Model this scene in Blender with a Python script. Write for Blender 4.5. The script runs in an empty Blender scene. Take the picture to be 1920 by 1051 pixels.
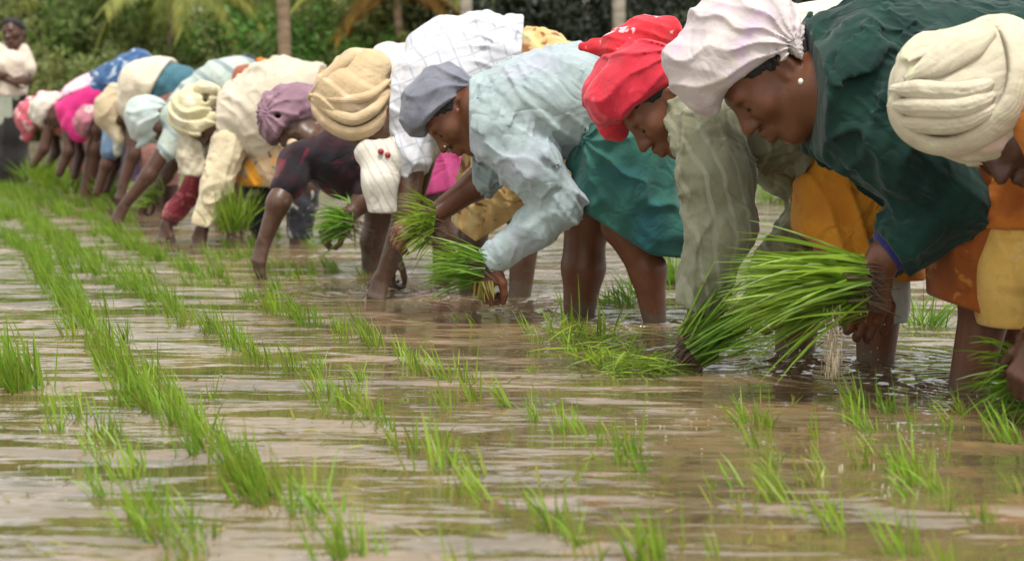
import bpy, math, random
import numpy as np
from mathutils import Vector

random.seed(7)
RNG = np.random.default_rng(11)
scn = bpy.context.scene
COL = scn.collection
R = math.radians

# ------------------------------------------------------------------ camera
H = 0.62            # eye height above the water, metres
FPX = 3000.0        # focal length in photograph pixels (1920 wide)
cam_d = bpy.data.cameras.new('camera')
cam = bpy.data.objects.new('camera', cam_d)
COL.objects.link(cam)
cam.location = (0, 0, H)
cam.rotation_euler = (R(90), 0, 0)
cam_d.sensor_width = 36
cam_d.lens = 36 * FPX / 1920
cam_d.shift_y = -(525.5 - 222) / 1920
cam_d.clip_start = 0.1
cam_d.clip_end = 2000
cam_d.dof.use_dof = True
cam_d.dof.focus_distance = 4.15
cam_d.dof.aperture_fstop = 3.9
scn.camera = cam

# ------------------------------------------------------------------ world, sun, exposure
SUN_EL, SUN_ROT = R(70), R(165)
world = bpy.data.worlds.new('World')
scn.world = world
world.use_nodes = True
nt = world.node_tree
bg = nt.nodes['Background']
sky = nt.nodes.new('ShaderNodeTexSky')
sky.sky_type = 'NISHITA'
sky.sun_disc = False
sky.sun_elevation = SUN_EL
sky.sun_rotation = SUN_ROT
sky.air_density = 1.0
sky.dust_density = 4.0
hsv = nt.nodes.new('ShaderNodeHueSaturation')
hsv.inputs['Saturation'].default_value = 0.08       # thin even overcast: sky almost white
mixw = nt.nodes.new('ShaderNodeMix')
mixw.data_type = 'RGBA'
mixw.inputs[0].default_value = 0.5                 # cloud layer evens the sky out
mixw.inputs[7].default_value = (12.6, 12.6, 12.1, 1)
nt.links.new(sky.outputs[0], hsv.inputs['Color'])
nt.links.new(hsv.outputs[0], mixw.inputs[6])
nt.links.new(mixw.outputs[2], bg.inputs['Color'])
bg.inputs['Strength'].default_value = 0.095

sun_d = bpy.data.lights.new('sun', 'SUN')
sun = bpy.data.objects.new('sun', sun_d)
COL.objects.link(sun)
sun_d.energy = 2.3
sun_d.angle = R(12)
sun_d.color = (1.0, 0.96, 0.9)
# the veiled sun stands high, a little behind the camera
sdir = Vector((math.cos(SUN_EL) * math.sin(SUN_ROT), math.cos(SUN_EL) * math.cos(SUN_ROT), math.sin(SUN_EL)))
sun.rotation_euler = sdir.to_track_quat('Z', 'Y').to_euler()

scn.view_settings.view_transform = 'Standard'
scn.view_settings.look = 'None'
scn.view_settings.gamma = 1
scn.view_settings.use_curve_mapping = False
scn.view_settings.exposure = 0.68
scn.render.engine = 'CYCLES'
scn.cycles.max_bounces = 6
scn.cycles.transparent_max_bounces = 8


# ------------------------------------------------------------------ helpers
def W(px, py, d):
    """point seen at photograph pixel (px, py) at depth d"""
    return np.array([(px - 960) / FPX * d, d, H - (py - 222) / FPX * d])


def ground(px, py):
    d = FPX * H / (py - 222.0)
    return np.array([(px - 960) / FPX * d, d, 0.0])


def nrm(v):
    v = np.asarray(v, float)
    return v / np.linalg.norm(v)


def tag(o, label=None, cat=None, group=None, kind=None):
    if label: o['label'] = label
    if cat: o['category'] = cat
    if group: o['group'] = group
    if kind: o['kind'] = kind
    return o


def empty(name, loc, label=None, cat=None, group=None):
    o = bpy.data.objects.new(name, None)
    o.empty_display_size = 0.1
    COL.objects.link(o)
    o.location = Vector([float(c) for c in loc])
    return tag(o, label, cat, group)


def mesh_np(name, V, Fc, mat=None, smooth=True, mat_idx=None):
    """V (n,3), Fc (m,k) equal-size polygons"""
    V = np.asarray(V, np.float32)
    Fc = np.asarray(Fc, np.int32)
    me = bpy.data.meshes.new(name)
    n, (m, k) = len(V), Fc.shape
    me.vertices.add(n)
    me.vertices.foreach_set('co', V.ravel())
    me.loops.add(m * k)
    me.loops.foreach_set('vertex_index', Fc.ravel())
    me.polygons.add(m)
    me.polygons.foreach_set('loop_start', np.arange(0, m * k, k, dtype=np.int32))
    me.update(calc_edges=True)
    if smooth:
        me.polygons.foreach_set('use_smooth', np.ones(m, bool))
    if mat:
        me.materials.append(mat)
    return me


def link(name, me, parent=None, loc=(0, 0, 0)):
    o = bpy.data.objects.new(name, me)
    COL.objects.link(o)
    o.location = Vector([float(c) for c in loc])
    if parent: o.parent = parent
    return o


# ------------------------------------------------------------------ materials
def new_mat(name):
    m = bpy.data.materials.new(name)
    m.use_nodes = True
    return m, m.node_tree, m.node_tree.nodes['Principled BSDF']


def rgb(c):
    return (c[0], c[1], c[2], 1)


def noise_node(nt_, scale, detail=4, rough=0.55, vec=None, dist=0):
    n = nt_.nodes.new('ShaderNodeTexNoise')
    n.inputs['Scale'].default_value = scale
    n.inputs['Detail'].default_value = detail
    n.inputs['Roughness'].default_value = rough
    n.inputs['Distortion'].default_value = dist
    if vec is not None: nt_.links.new(vec, n.inputs['Vector'])
    return n


def mix_rgb(nt_, fac, a, b):
    m = nt_.nodes.new('ShaderNodeMix')
    m.data_type = 'RGBA'
    if hasattr(fac, 'node'): nt_.links.new(fac, m.inputs[0])
    else: m.inputs[0].default_value = fac
    for s, i in ((a, 6), (b, 7)):
        if hasattr(s, 'node'): nt_.links.new(s, m.inputs[i])
        else: m.inputs[i].default_value = rgb(s)
    return m.outputs[2]


def ramp(nt_, src, lo, hi):
    r = nt_.nodes.new('ShaderNodeMapRange')
    r.inputs[1].default_value = lo
    r.inputs[2].default_value = hi
    nt_.links.new(src, r.inputs[0])
    return r.outputs[0]


def cloth(name, c, c2=None, stripes=None, pattern=None, var=0.25, rough=0.9, scale=1.0, crumple=0.26):
    """woven cotton. stripes=(direction xyz, spacing m, colour, duty[, second direction]); pattern=(scale, colour, lo, hi)"""
    m, t, p = new_mat(name)
    tc = t.nodes.new('ShaderNodeTexCoord')
    P = tc.outputs['Object']
    n1 = noise_node(t, 9 * scale, 5, 0.6, P)
    c2 = c2 or tuple(x * (1 - var) for x in c)
    col = mix_rgb(t, ramp(t, n1.outputs[0], 0.35, 0.68), c, c2)
    n3 = noise_node(t, 45 * scale, 3, 0.6, P)
    col = mix_rgb(t, ramp(t, n3.outputs[0], 0.55, 0.8), col, tuple(x * 0.8 for x in c))
    if pattern:
        for (sc, pc, lo, hi) in pattern:
            n2 = noise_node(t, sc, 2, 0.5, P, 0.6)
            col = mix_rgb(t, ramp(t, n2.outputs[0], lo, hi), col, pc)
    if stripes:
        dirs = [stripes[0]] + ([stripes[4]] if len(stripes) > 4 else [])
        for dv in dirs:
            dot = t.nodes.new('ShaderNodeVectorMath')
            dot.operation = 'DOT_PRODUCT'
            wn = noise_node(t, 6, 2, 0.5, P)
            add = t.nodes.new('ShaderNodeVectorMath')
            add.operation = 'MULTIPLY_ADD'
            t.links.new(wn.outputs['Color'], add.inputs[0])
            add.inputs[1].default_value = (0.05, 0.05, 0.05)
            t.links.new(P, add.inputs[2])
            t.links.new(add.outputs[0], dot.inputs[0])
            dot.inputs[1].default_value = dv
            md = t.nodes.new('ShaderNodeMath')
            md.operation = 'PINGPONG'
            md.inputs[1].default_value = stripes[1] / 2
            t.links.new(dot.outputs['Value'], md.inputs[0])
            f = ramp(t, md.outputs[0], stripes[1] / 2 * stripes[3], stripes[1] / 2 * stripes[3] * 0.6)
            col = mix_rgb(t, f, col, stripes[2])
    t.links.new(col, p.inputs['Base Color'])
    p.inputs['Roughness'].default_value = rough
    p.inputs['Sheen Weight'].default_value = 0.15
    p.inputs['Specular IOR Level'].default_value = 0.2
    # crumpled cotton: sharp valleys between soft facets
    nr = noise_node(t, 10 * scale, 2, 0.45, P, 0.7)
    s1 = t.nodes.new('ShaderNodeMath'); s1.operation = 'SUBTRACT'; t.links.new(nr.outputs[0], s1.inputs[0]); s1.inputs[1].default_value = 0.5
    s2 = t.nodes.new('ShaderNodeMath'); s2.operation = 'ABSOLUTE'; t.links.new(s1.outputs[0], s2.inputs[0])
    s3 = t.nodes.new('ShaderNodeMath'); s3.operation = 'MINIMUM'; t.links.new(s2.outputs[0], s3.inputs[0]); s3.inputs[1].default_value = 0.11
    b0 = t.nodes.new('ShaderNodeBump')
    b0.inputs['Strength'].default_value = crumple
    b0.inputs['Distance'].default_value = 0.07
    t.links.new(s3.outputs[0], b0.inputs['Height'])
    nb = noise_node(t, 38 * scale, 5, 0.65, P, 0.8)
    nf = noise_node(t, 420, 2, 0.5, P)
    b1 = t.nodes.new('ShaderNodeBump')
    b1.inputs['Strength'].default_value = 0.22
    b1.inputs['Distance'].default_value = 0.010
    t.links.new(nb.outputs[0], b1.inputs['Height'])
    t.links.new(b0.outputs[0], b1.inputs['Normal'])
    b2 = t.nodes.new('ShaderNodeBump')
    b2.inputs['Strength'].default_value = 0.35
    b2.inputs['Distance'].default_value = 0.002
    t.links.new(nf.outputs[0], b2.inputs['Height'])
    t.links.new(b1.outputs[0], b2.inputs['Normal'])
    t.links.new(b2.outputs[0], p.inputs['Normal'])
    return m


def skin(name, c, mud=None, rough=0.36):
    m, t, p = new_mat(name)
    tc = t.nodes.new('ShaderNodeTexCoord')
    P = tc.outputs['Object']
    n1 = noise_node(t, 14, 5, 0.6, P)
    col = mix_rgb(t, ramp(t, n1.outputs[0], 0.35, 0.7), c, (c[0] * 1.35, c[1] * 1.25, c[2] * 1.2))
    if mud:
        n2 = noise_node(t, 22, 6, 0.7, P, 1.0)
        col = mix_rgb(t, ramp(t, n2.outputs[0], 0.5, 0.62), col, mud)
    # splashed mud, thickest near the water line, ragged upper edge
    sep = t.nodes.new('ShaderNodeSeparateXYZ'); t.links.new(P, sep.inputs[0])
    nm = noise_node(t, 17, 5, 0.7, P, 0.6)
    ma = t.nodes.new('ShaderNodeMath'); ma.operation = 'MULTIPLY_ADD'
    t.links.new(nm.outputs[0], ma.inputs[0]); ma.inputs[1].default_value = -0.2
    t.links.new(sep.outputs[2], ma.inputs[2])
    fm = ramp(t, ma.outputs[0], -0.05, -0.10)
    col = mix_rgb(t, fm, col, (0.115, 0.082, 0.056))
    t.links.new(col, p.inputs['Base Color'])
    p.inputs['Roughness'].default_value = rough
    p.inputs['Specular IOR Level'].default_value = 0.38
    p.inputs['Subsurface Weight'].default_value = 0.0
    nf = noise_node(t, 160, 4, 0.6, P)
    b = t.nodes.new('ShaderNodeBump')
    b.inputs['Strength'].default_value = 0.25
    b.inputs['Distance'].default_value = 0.003
    t.links.new(nf.outputs[0], b.inputs['Height'])
    t.links.new(b.outputs[0], p.inputs['Normal'])
    return m


def plain(name, c, rough=0.6, metal=0.0):
    m, t, p = new_mat(name)
    tc = t.nodes.new('ShaderNodeTexCoord')
    n1 = noise_node(t, 60, 4, 0.6, tc.outputs['Object'])
    col = mix_rgb(t, n1.outputs[0], tuple(x * 0.75 for x in c), tuple(x * 1.2 for x in c))
    t.links.new(col, p.inputs['Base Color'])
    p.inputs['Roughness'].default_value = rough
    p.inputs['Metallic'].default_value = metal
    return m


def leafmat(name, c1, c2, trans=0.3, scale=3.0, rough=0.55):
    m, t, p = new_mat(name)
    tc = t.nodes.new('ShaderNodeTexCoord')
    oi = t.nodes.new('ShaderNodeObjectInfo')
    n1 = noise_node(t, scale, 3, 0.6, tc.outputs['Object'])
    geo = t.nodes.new('ShaderNodeNewGeometry')
    col = mix_rgb(t, ramp(t, n1.outputs[0], 0.35, 0.65), c1, c2)
    hs = t.nodes.new('ShaderNodeHueSaturation')
    r1 = t.nodes.new('ShaderNodeMapRange')
    t.links.new(geo.outputs['Random Per Island'], r1.inputs[0])
    r1.inputs[3].default_value = 0.72
    r1.inputs[4].default_value = 1.35
    t.links.new(r1.outputs[0], hs.inputs['Value'])
    r2 = t.nodes.new('ShaderNodeMapRange')
    t.links.new(oi.outputs['Random'], r2.inputs[0])
    r2.inputs[3].default_value = 0.48
    r2.inputs[4].default_value = 0.515
    t.links.new(r2.outputs[0], hs.inputs['Hue'])
    t.links.new(col, hs.inputs['Color'])
    t.links.new(hs.outputs[0], p.inputs['Base Color'])
    p.inputs['Roughness'].default_value = rough
    p.inputs['Specular IOR Level'].default_value = 0.35
    out = t.nodes['Material Output']
    tr = t.nodes.new('ShaderNodeBsdfTranslucent')
    t.links.new(hs.outputs[0], tr.inputs['Color'])
    mx = t.nodes.new('ShaderNodeMixShader')
    mx.inputs[0].default_value = trans
    t.links.new(p.outputs[0], mx.inputs[1])
    t.links.new(tr.outputs[0], mx.inputs[2])
    t.links.new(mx.outputs[0], out.inputs['Surface'])
    return m


# ------------------------------------------------------------------ signed distance modelling
class Field:
    def __init__(s, lo, hi, h):
        s.h = h
        s.lo = np.asarray(lo, float)
        s.n = np.maximum(((np.asarray(hi) - s.lo) / h).astype(int) + 2, 4)
        s.F = np.full(s.n, 0.4, np.float32)
        s.ax = [(s.lo[i] + h * np.arange(s.n[i])).astype(np.float32) for i in range(3)]

    def box(s, lo, hi):
        a = np.clip(np.floor((lo - s.lo) / s.h).astype(int), 0, s.n)
        b = np.clip(np.ceil((hi - s.lo) / s.h).astype(int) + 1, 0, s.n)
        sl = tuple(slice(a[i], b[i]) for i in range(3))
        X = s.ax[0][sl[0]][:, None, None]
        Y = s.ax[1][sl[1]][None, :, None]
        Z = s.ax[2][sl[2]][None, None, :]
        return sl, X, Y, Z

    def _blend(s, sl, D, k, mode):
        A = s.F[sl]
        if mode == 'sub':
            A, D = -A, D
            hh = np.maximum(k - np.abs(A - D), 0) / k
            s.F[sl] = -(np.minimum(A, D) - hh * hh * k * 0.25)
        else:
            hh = np.maximum(k - np.abs(A - D), 0) / k
            s.F[sl] = np.minimum(A, D) - hh * hh * k * 0.25

    def cone(s, a, b, ra, rb, k=0.03, mode='add'):
        a = np.asarray(a, float); b = np.asarray(b, float)
        m = max(ra, rb) + k + 3 * s.h
        sl, X, Y, Z = s.box(np.minimum(a, b) - m, np.maximum(a, b) + m)
        if s.F[sl].size == 0: return
        v = b - a
        L2 = max(float(v @ v), 1e-9)
        t = np.clip(((X - a[0]) * v[0] + (Y - a[1]) * v[1] + (Z - a[2]) * v[2]) / L2, 0, 1)
        D = np.sqrt((X - a[0] - t * v[0]) ** 2 + (Y - a[1] - t * v[1]) ** 2 + (Z - a[2] - t * v[2]) ** 2) - (ra + (rb - ra) * t)
        s._blend(sl, D.astype(np.float32), k, mode)

    def ell(s, c, fr, rad, k=0.02, mode='add'):
        """ellipsoid; fr rows = local axes"""
        c = np.asarray(c, float)
        m = max(rad) + k + 3 * s.h
        sl, X, Y, Z = s.box(c - m, c + m)
        if s.F[sl].size == 0: return
        q = []
        for i in range(3):
            q.append(((X - c[0]) * fr[i][0] + (Y - c[1]) * fr[i][1] + (Z - c[2]) * fr[i][2]) / rad[i])
        k0 = np.sqrt(q[0] ** 2 + q[1] ** 2 + q[2] ** 2)
        k1 = np.sqrt((q[0] / rad[0]) ** 2 + (q[1] / rad[1]) ** 2 + (q[2] / rad[2]) ** 2) + 1e-6
        D = k0 * (k0 - 1.0) / k1
        s._blend(sl, D.astype(np.float32), k, mode)

    def cut(s, p, n, k=0.008):
        """keep the side the normal n points to"""
        n = nrm(n)
        X = s.ax[0][:, None, None]; Y = s.ax[1][None, :, None]; Z = s.ax[2][None, None, :]
        D = -((X - p[0]) * n[0] + (Y - p[1]) * n[1] + (Z - p[2]) * n[2]).astype(np.float32)
        A = s.F
        hh = np.maximum(k - np.abs(A - D), 0) / k
        s.F = np.maximum(A, D) + hh * hh * k * 0.25

    def displace(s, fn, band=0.05):
        I = np.nonzero(np.abs(s.F) < band)
        P = np.stack([s.ax[i][I[i]] for i in range(3)], 1).astype(np.float32)
        s.F[I] -= fn(P).astype(np.float32)

    def mesh(s):
        F = s.F
        F[0], F[-1] = 0.1, 0.1
        F[:, 0], F[:, -1] = 0.1, 0.1
        F[:, :, 0], F[:, :, -1] = 0.1, 0.1
        I = F < 0
        n = F.shape
        c = np.zeros([x - 1 for x in n], np.int8)
        offs = [(i, j, k) for i in (0, 1) for j in (0, 1) for k in (0, 1)]
        for (i, j, k) in offs:
            c += I[i:n[0] - 1 + i, j:n[1] - 1 + j, k:n[2] - 1 + k]
        act = (c > 0) & (c < 8)
        idx = np.nonzero(act)
        N = len(idx[0])
        vid = np.full(act.shape, -1, np.int32)
        vid[idx] = np.arange(N)
        vals = np.stack([F[idx[0] + i, idx[1] + j, idx[2] + k] for (i, j, k) in offs], 1)
        O = np.array(offs, np.float32)
        acc = np.zeros((N, 3), np.float32)
        cnt = np.zeros(N, np.float32)
        for a in range(8):
            for b in range(a + 1, 8):
                if np.abs(O[a] - O[b]).sum() == 1:
                    va, vb = vals[:, a], vals[:, b]
                    cr = (va < 0) != (vb < 0)
                    t = np.where(cr, va / np.where(cr, va - vb, 1), 0)
                    acc += np.where(cr[:, None], O[a] + t[:, None] * (O[b] - O[a]), 0)
                    cnt += cr
        V = (np.stack(idx, 1) + acc / cnt[:, None]) * s.h + s.lo
        Q = []
        for ax in range(3):
            a, b = (ax + 1) % 3, (ax + 2) % 3
            sl0 = [slice(None)] * 3; sl1 = [slice(None)] * 3
            sl0[ax] = slice(0, -1); sl1[ax] = slice(1, None)
            A, B = I[tuple(sl0)], I[tuple(sl1)]
            E = np.nonzero(A != B)
            E = np.stack(E, 1)
            ok = (E[:, a] > 0) & (E[:, b] > 0) & (E[:, a] < n[a] - 1) & (E[:, b] < n[b] - 1)
            E = E[ok]
            inside = A[E[:, 0], E[:, 1], E[:, 2]]
            def cell(da, db):
                q = E.copy(); q[:, a] += da; q[:, b] += db
                return vid[q[:, 0], q[:, 1], q[:, 2]]
            q = np.stack([cell(-1, -1), cell(0, -1), cell(0, 0), cell(-1, 0)], 1)
            q[~inside] = q[~inside][:, ::-1]
            Q.append(q)
        Q = np.concatenate(Q)
        Q = Q[(Q >= 0).all(1)]
        return V, Q


_K = RNG.normal(size=(10, 3))
_K /= np.linalg.norm(_K, axis=1)[:, None]
_PH = RNG.uniform(0, 6.28, 10)


def wob(P, wl, seed=0):
    """smooth pseudo noise, about -1..1"""
    r = 0
    for i in range(5):
        j = (i + seed) % 10
        f = 6.283 / wl * (0.7 + 0.17 * i)
        r = r + np.sin(P @ (_K[j] * f).astype(np.float32) + _PH[j] + seed)
    return r / 3.0


def ridge(ph):
    return (1 - np.abs(np.sin(ph * 0.5))) ** 1.4 - 0.35


def fold_dir(dv, wl, amp, warp=0.5, seed=0):
    dv = nrm(dv)
    def fn(P):
        ph = 6.283 * (P @ dv.astype(np.float32)) / wl + warp * 6.283 * 0.35 * wob(P, wl * 4.5, seed)
        gate = 0.55 + 0.45 * wob(P, wl * 5, seed + 3)
        return amp * ridge(ph) * np.clip(gate, 0.1, 1.2)
    return fn


def fold_rad(K, axis, n, amp, warp=0.4, seed=0, fade=None):
    """creases that fan out of the point K, seen along axis"""
    axis = nrm(axis)
    e1 = nrm(np.cross(axis, [0.31, 0.2, 0.9]))
    e2 = np.cross(axis, e1)
    def fn(P):
        D = P - np.asarray(K, np.float32)
        a = np.arctan2(D @ e2.astype(np.float32), D @ e1.astype(np.float32))
        r = np.linalg.norm(D, axis=1)
        g = np.clip(r / 0.05, 0, 1)
        if fade: g = g * np.clip(1.6 - r / fade, 0.15, 1)
        return amp * g * ridge(n * a + warp * 3 * wob(P, 0.12, seed))
    return fn


def fold_long(dv, wl, amp, stretch=5, seed=0):
    """creases drawn out along dv"""
    dv = nrm(dv).astype(np.float32)
    def fn(P):
        a = P @ dv
        Q = P - np.outer(a, dv) * (1 - 1 / stretch)
        Q = Q + 0.12 * wl * np.stack([wob(P, wl * 4, seed + i) for i in range(3)], 1).astype(np.float32)
        n = wob(Q, wl * 2.0, seed)
        m = wob(Q, wl * 1.25, seed + 4)
        g = np.clip(0.5 + 0.7 * wob(P, wl * 4.5, seed + 2), 0.12, 1)
        return amp * g * (1.25 * np.exp(-(3.2 * n) ** 2) - 0.4 + 0.7 * np.exp(-(3.8 * m) ** 2))
    return fn


def saw(u, soft=0.14):
    """layer profile: slow rise, quick drop"""
    f = u - np.floor(u)
    return np.where(f < 1 - soft, f / (1 - soft), (1 - f) / soft) - 0.5


def fold_layers(dv, wl, amp, warp=0.5, seed=0, crease=0.0016):
    """overlapping wraps of cloth, stacked along dv, with fine creases running along them"""
    dv = nrm(dv).astype(np.float32)
    def fn(P):
        u = (P @ dv) / wl + warp * wob(P, wl * 5, seed) + 0.25 * warp * wob(P, wl * 2.2, seed + 3)
        return amp * saw(u) + crease * ridge(6.283 * 4.3 * u + 2 * wob(P, wl * 3, seed + 1))
    return fn


def fold_ring(c, axis, wl, amp, squash=1.0, warp=0.35, seed=0, crease=0.0016):
    """nested wraps round the line through c along axis"""
    axis = nrm(axis)
    e1 = nrm(np.cross(axis, [0.31, 0.2, 0.9])); e2 = np.cross(axis, e1)
    e1 = e1.astype(np.float32); e2 = (e2 * squash).astype(np.float32)
    def fn(P):
        D = P - np.asarray(c, np.float32)
        u = np.sqrt((D @ e1) ** 2 + (D @ e2) ** 2) / wl + warp * wob(P, wl * 5, seed)
        return amp * saw(u) + crease * ridge(6.283 * 4.3 * u + 2 * wob(P, wl * 3, seed + 1))
    return fn


def fold_noise(wl, amp, seed=0):
    def fn(P):
        return amp * (0.7 * wob(P, wl, seed) + 0.5 * ridge(4 * wob(P, wl * 1.6, seed + 2)))
    return fn


# ------------------------------------------------------------------ people
def head_frame(a, yaw=0, tip=0):
    a, yaw, tip = R(a), R(yaw), R(tip)
    up = np.array([-math.cos(a), 0, math.sin(a)])
    fw = np.array([-math.sin(a), 0, -math.cos(a)])
    sd = np.cross(up, fw)
    # turn the face about the up axis towards the camera
    fw2 = fw * math.cos(yaw) + sd * math.sin(yaw)
    sd2 = np.cross(up, fw2)
    # tip the crown towards the camera
    Y = np.array([0, -1.0, 0])
    up3 = nrm(up * math.cos(tip) + Y * math.sin(tip))
    fw3 = nrm(fw2 - up3 * (fw2 @ up3))
    sd3 = np.cross(up3, fw3)
    return fw3, sd3, up3


def add_head(F, c, fr, face=True, sc=1.0):
    f, s, u = fr
    def L(a, b, d): return c + sc * (a * f + b * s + d * u)
    z = sc
    F.ell(L(-0.005, 0, 0.03), fr, (0.097 * z, 0.076 * z, 0.09 * z), 0.03)
    F.ell(L(0.033, 0, -0.045), fr, (0.06 * z, 0.056 * z, 0.075 * z), 0.045 * z)
    F.cone(L(0.066, -0.012, -0.108), L(0.066, 0.012, -0.108), 0.017 * z, 0.017 * z, 0.035 * z)
    for q in (-1, 1):
        F.cone(L(-0.01, q * 0.05, -0.065), L(0.055, q * 0.022, -0.105), 0.018 * z, 0.014 * z, 0.035 * z)
        F.ell(L(0.062, q * 0.042, -0.022), fr, (0.026 * z, 0.024 * z, 0.024 * z), 0.03 * z)
    if not face: return
    F.cone(L(0.083, -0.034, 0.022), L(0.083, 0.034, 0.022), 0.0115 * z, 0.0115 * z, 0.02 * z)
    for q in (-1, 1):
        F.ell(L(0.1, q * 0.032, 0.0), fr, (0.02 * z, 0.017 * z, 0.011 * z), 0.014 * z, 'sub')
        F.ell(L(0.077, q * 0.032, 0.0), fr, (0.0135 * z, 0.0145 * z, 0.0125 * z), 0.006 * z)
    F.cone(L(0.089, 0, 0.012), L(0.115, 0, -0.034), 0.0085 * z, 0.0125 * z, 0.016 * z)
    for q in (-1, 1):
        F.ell(L(0.102, q * 0.0135, -0.037), fr, (0.012 * z, 0.009 * z, 0.009 * z), 0.01 * z)
        F.cone(L(0.1, 0, -0.063), L(0.086, q * 0.021, -0.068), 0.009 * z, 0.005 * z, 0.01 * z)
        F.cone(L(0.097, 0, -0.079), L(0.084, q * 0.018, -0.076), 0.0095 * z, 0.005 * z, 0.01 * z)
    F.cone(L(0.112, -0.02, -0.071), L(0.112, 0.02, -0.071), 0.0042 * z, 0.0042 * z, 0.005 * z, 'sub')
    for q in (-1, 1):
        e = L(-0.012, q * 0.077, -0.012)
        ax = (nrm(f + 0.35 * -u * 0 - 0.25 * s * q), nrm(s + 0.25 * q * f), u)
        F.ell(e, ax, (0.02 * z, 0.0095 * z, 0.033 * z), 0.01 * z)
        F.ell(e + z * (0.006 * f + q * 0.009 * s + 0.004 * u), ax, (0.011 * z, 0.006 * z, 0.02 * z), 0.006 * z, 'sub')
        F.ell(L(-0.008, q * 0.078, -0.042), fr, (0.008 * z, 0.006 * z, 0.01 * z), 0.008 * z)


def add_hand(F, w, D, N, thumb=1, curl=(35, 45, 30), z=1.0, spread=0.06):
    """w wrist, D along the palm, N out of the back of the hand"""
    D = nrm(D); N = nrm(np.asarray(N, float) - D * (np.asarray(N) @ D)); A = np.cross(D, N)
    w = np.asarray(w, float)
    offs = [-0.031, -0.0105, 0.0105, 0.03]
    lens = [0.82, 0.98, 1.06, 0.95] if thumb > 0 else [0.95, 1.06, 0.98, 0.82]
    for i in range(4):
        a0 = w + A * offs[i] * 0.55 * z + D * 0.012 * z
        kn = w + D * (0.088 - 0.12 * abs(offs[i]) * 1.0) * z + A * offs[i] * z - N * abs(offs[i]) * 0.18 * z
        F.cone(a0, kn, 0.0165 * z, 0.0125 * z, 0.014 * z)
        F.ell(kn + N * 0.004 * z, (D, A, N), (0.011 * z, 0.0095 * z, 0.011 * z), 0.008 * z)
        th = R(curl[0] + 4 * i); p = kn
        r0 = 0.0108 * z
        for sgi, (ln, cu) in enumerate(((0.046, curl[1]), (0.029, curl[2]), (0.022, 0))):
            d_ = nrm(D * math.cos(th) - N * math.sin(th) + A * offs[i] * spread * 25)
            q = p + d_ * ln * lens[i] * z
            F.cone(p, q, r0, r0 * 0.9, 0.004 * z)
            r0 *= 0.9; p = q
            th += R(cu)
    b = w + D * 0.022 * z + A * thumb * 0.02 * z - N * 0.004
    d1 = nrm(D * 0.62 + A * thumb * 0.72 - N * 0.35)
    m1 = b + d1 * 0.045 * z
    d2 = nrm(D * 0.8 + A * thumb * 0.3 - N * 0.55)
    m2 = m1 + d2 * 0.034 * z
    d3 = nrm(D * 0.85 - A * thumb * 0.1 - N * 0.6)
    F.cone(b, m1, 0.0175 * z, 0.0135 * z, 0.014 * z)
    F.cone(m1, m2, 0.013 * z, 0.0115 * z, 0.005 * z)
    F.cone(m2, m2 + d3 * 0.026 * z, 0.0115 * z, 0.009 * z, 0.004 * z)


def bounds(pts, m):
    P = np.array(pts)
    return P.min(0) - m, P.max(0) + m


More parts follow.
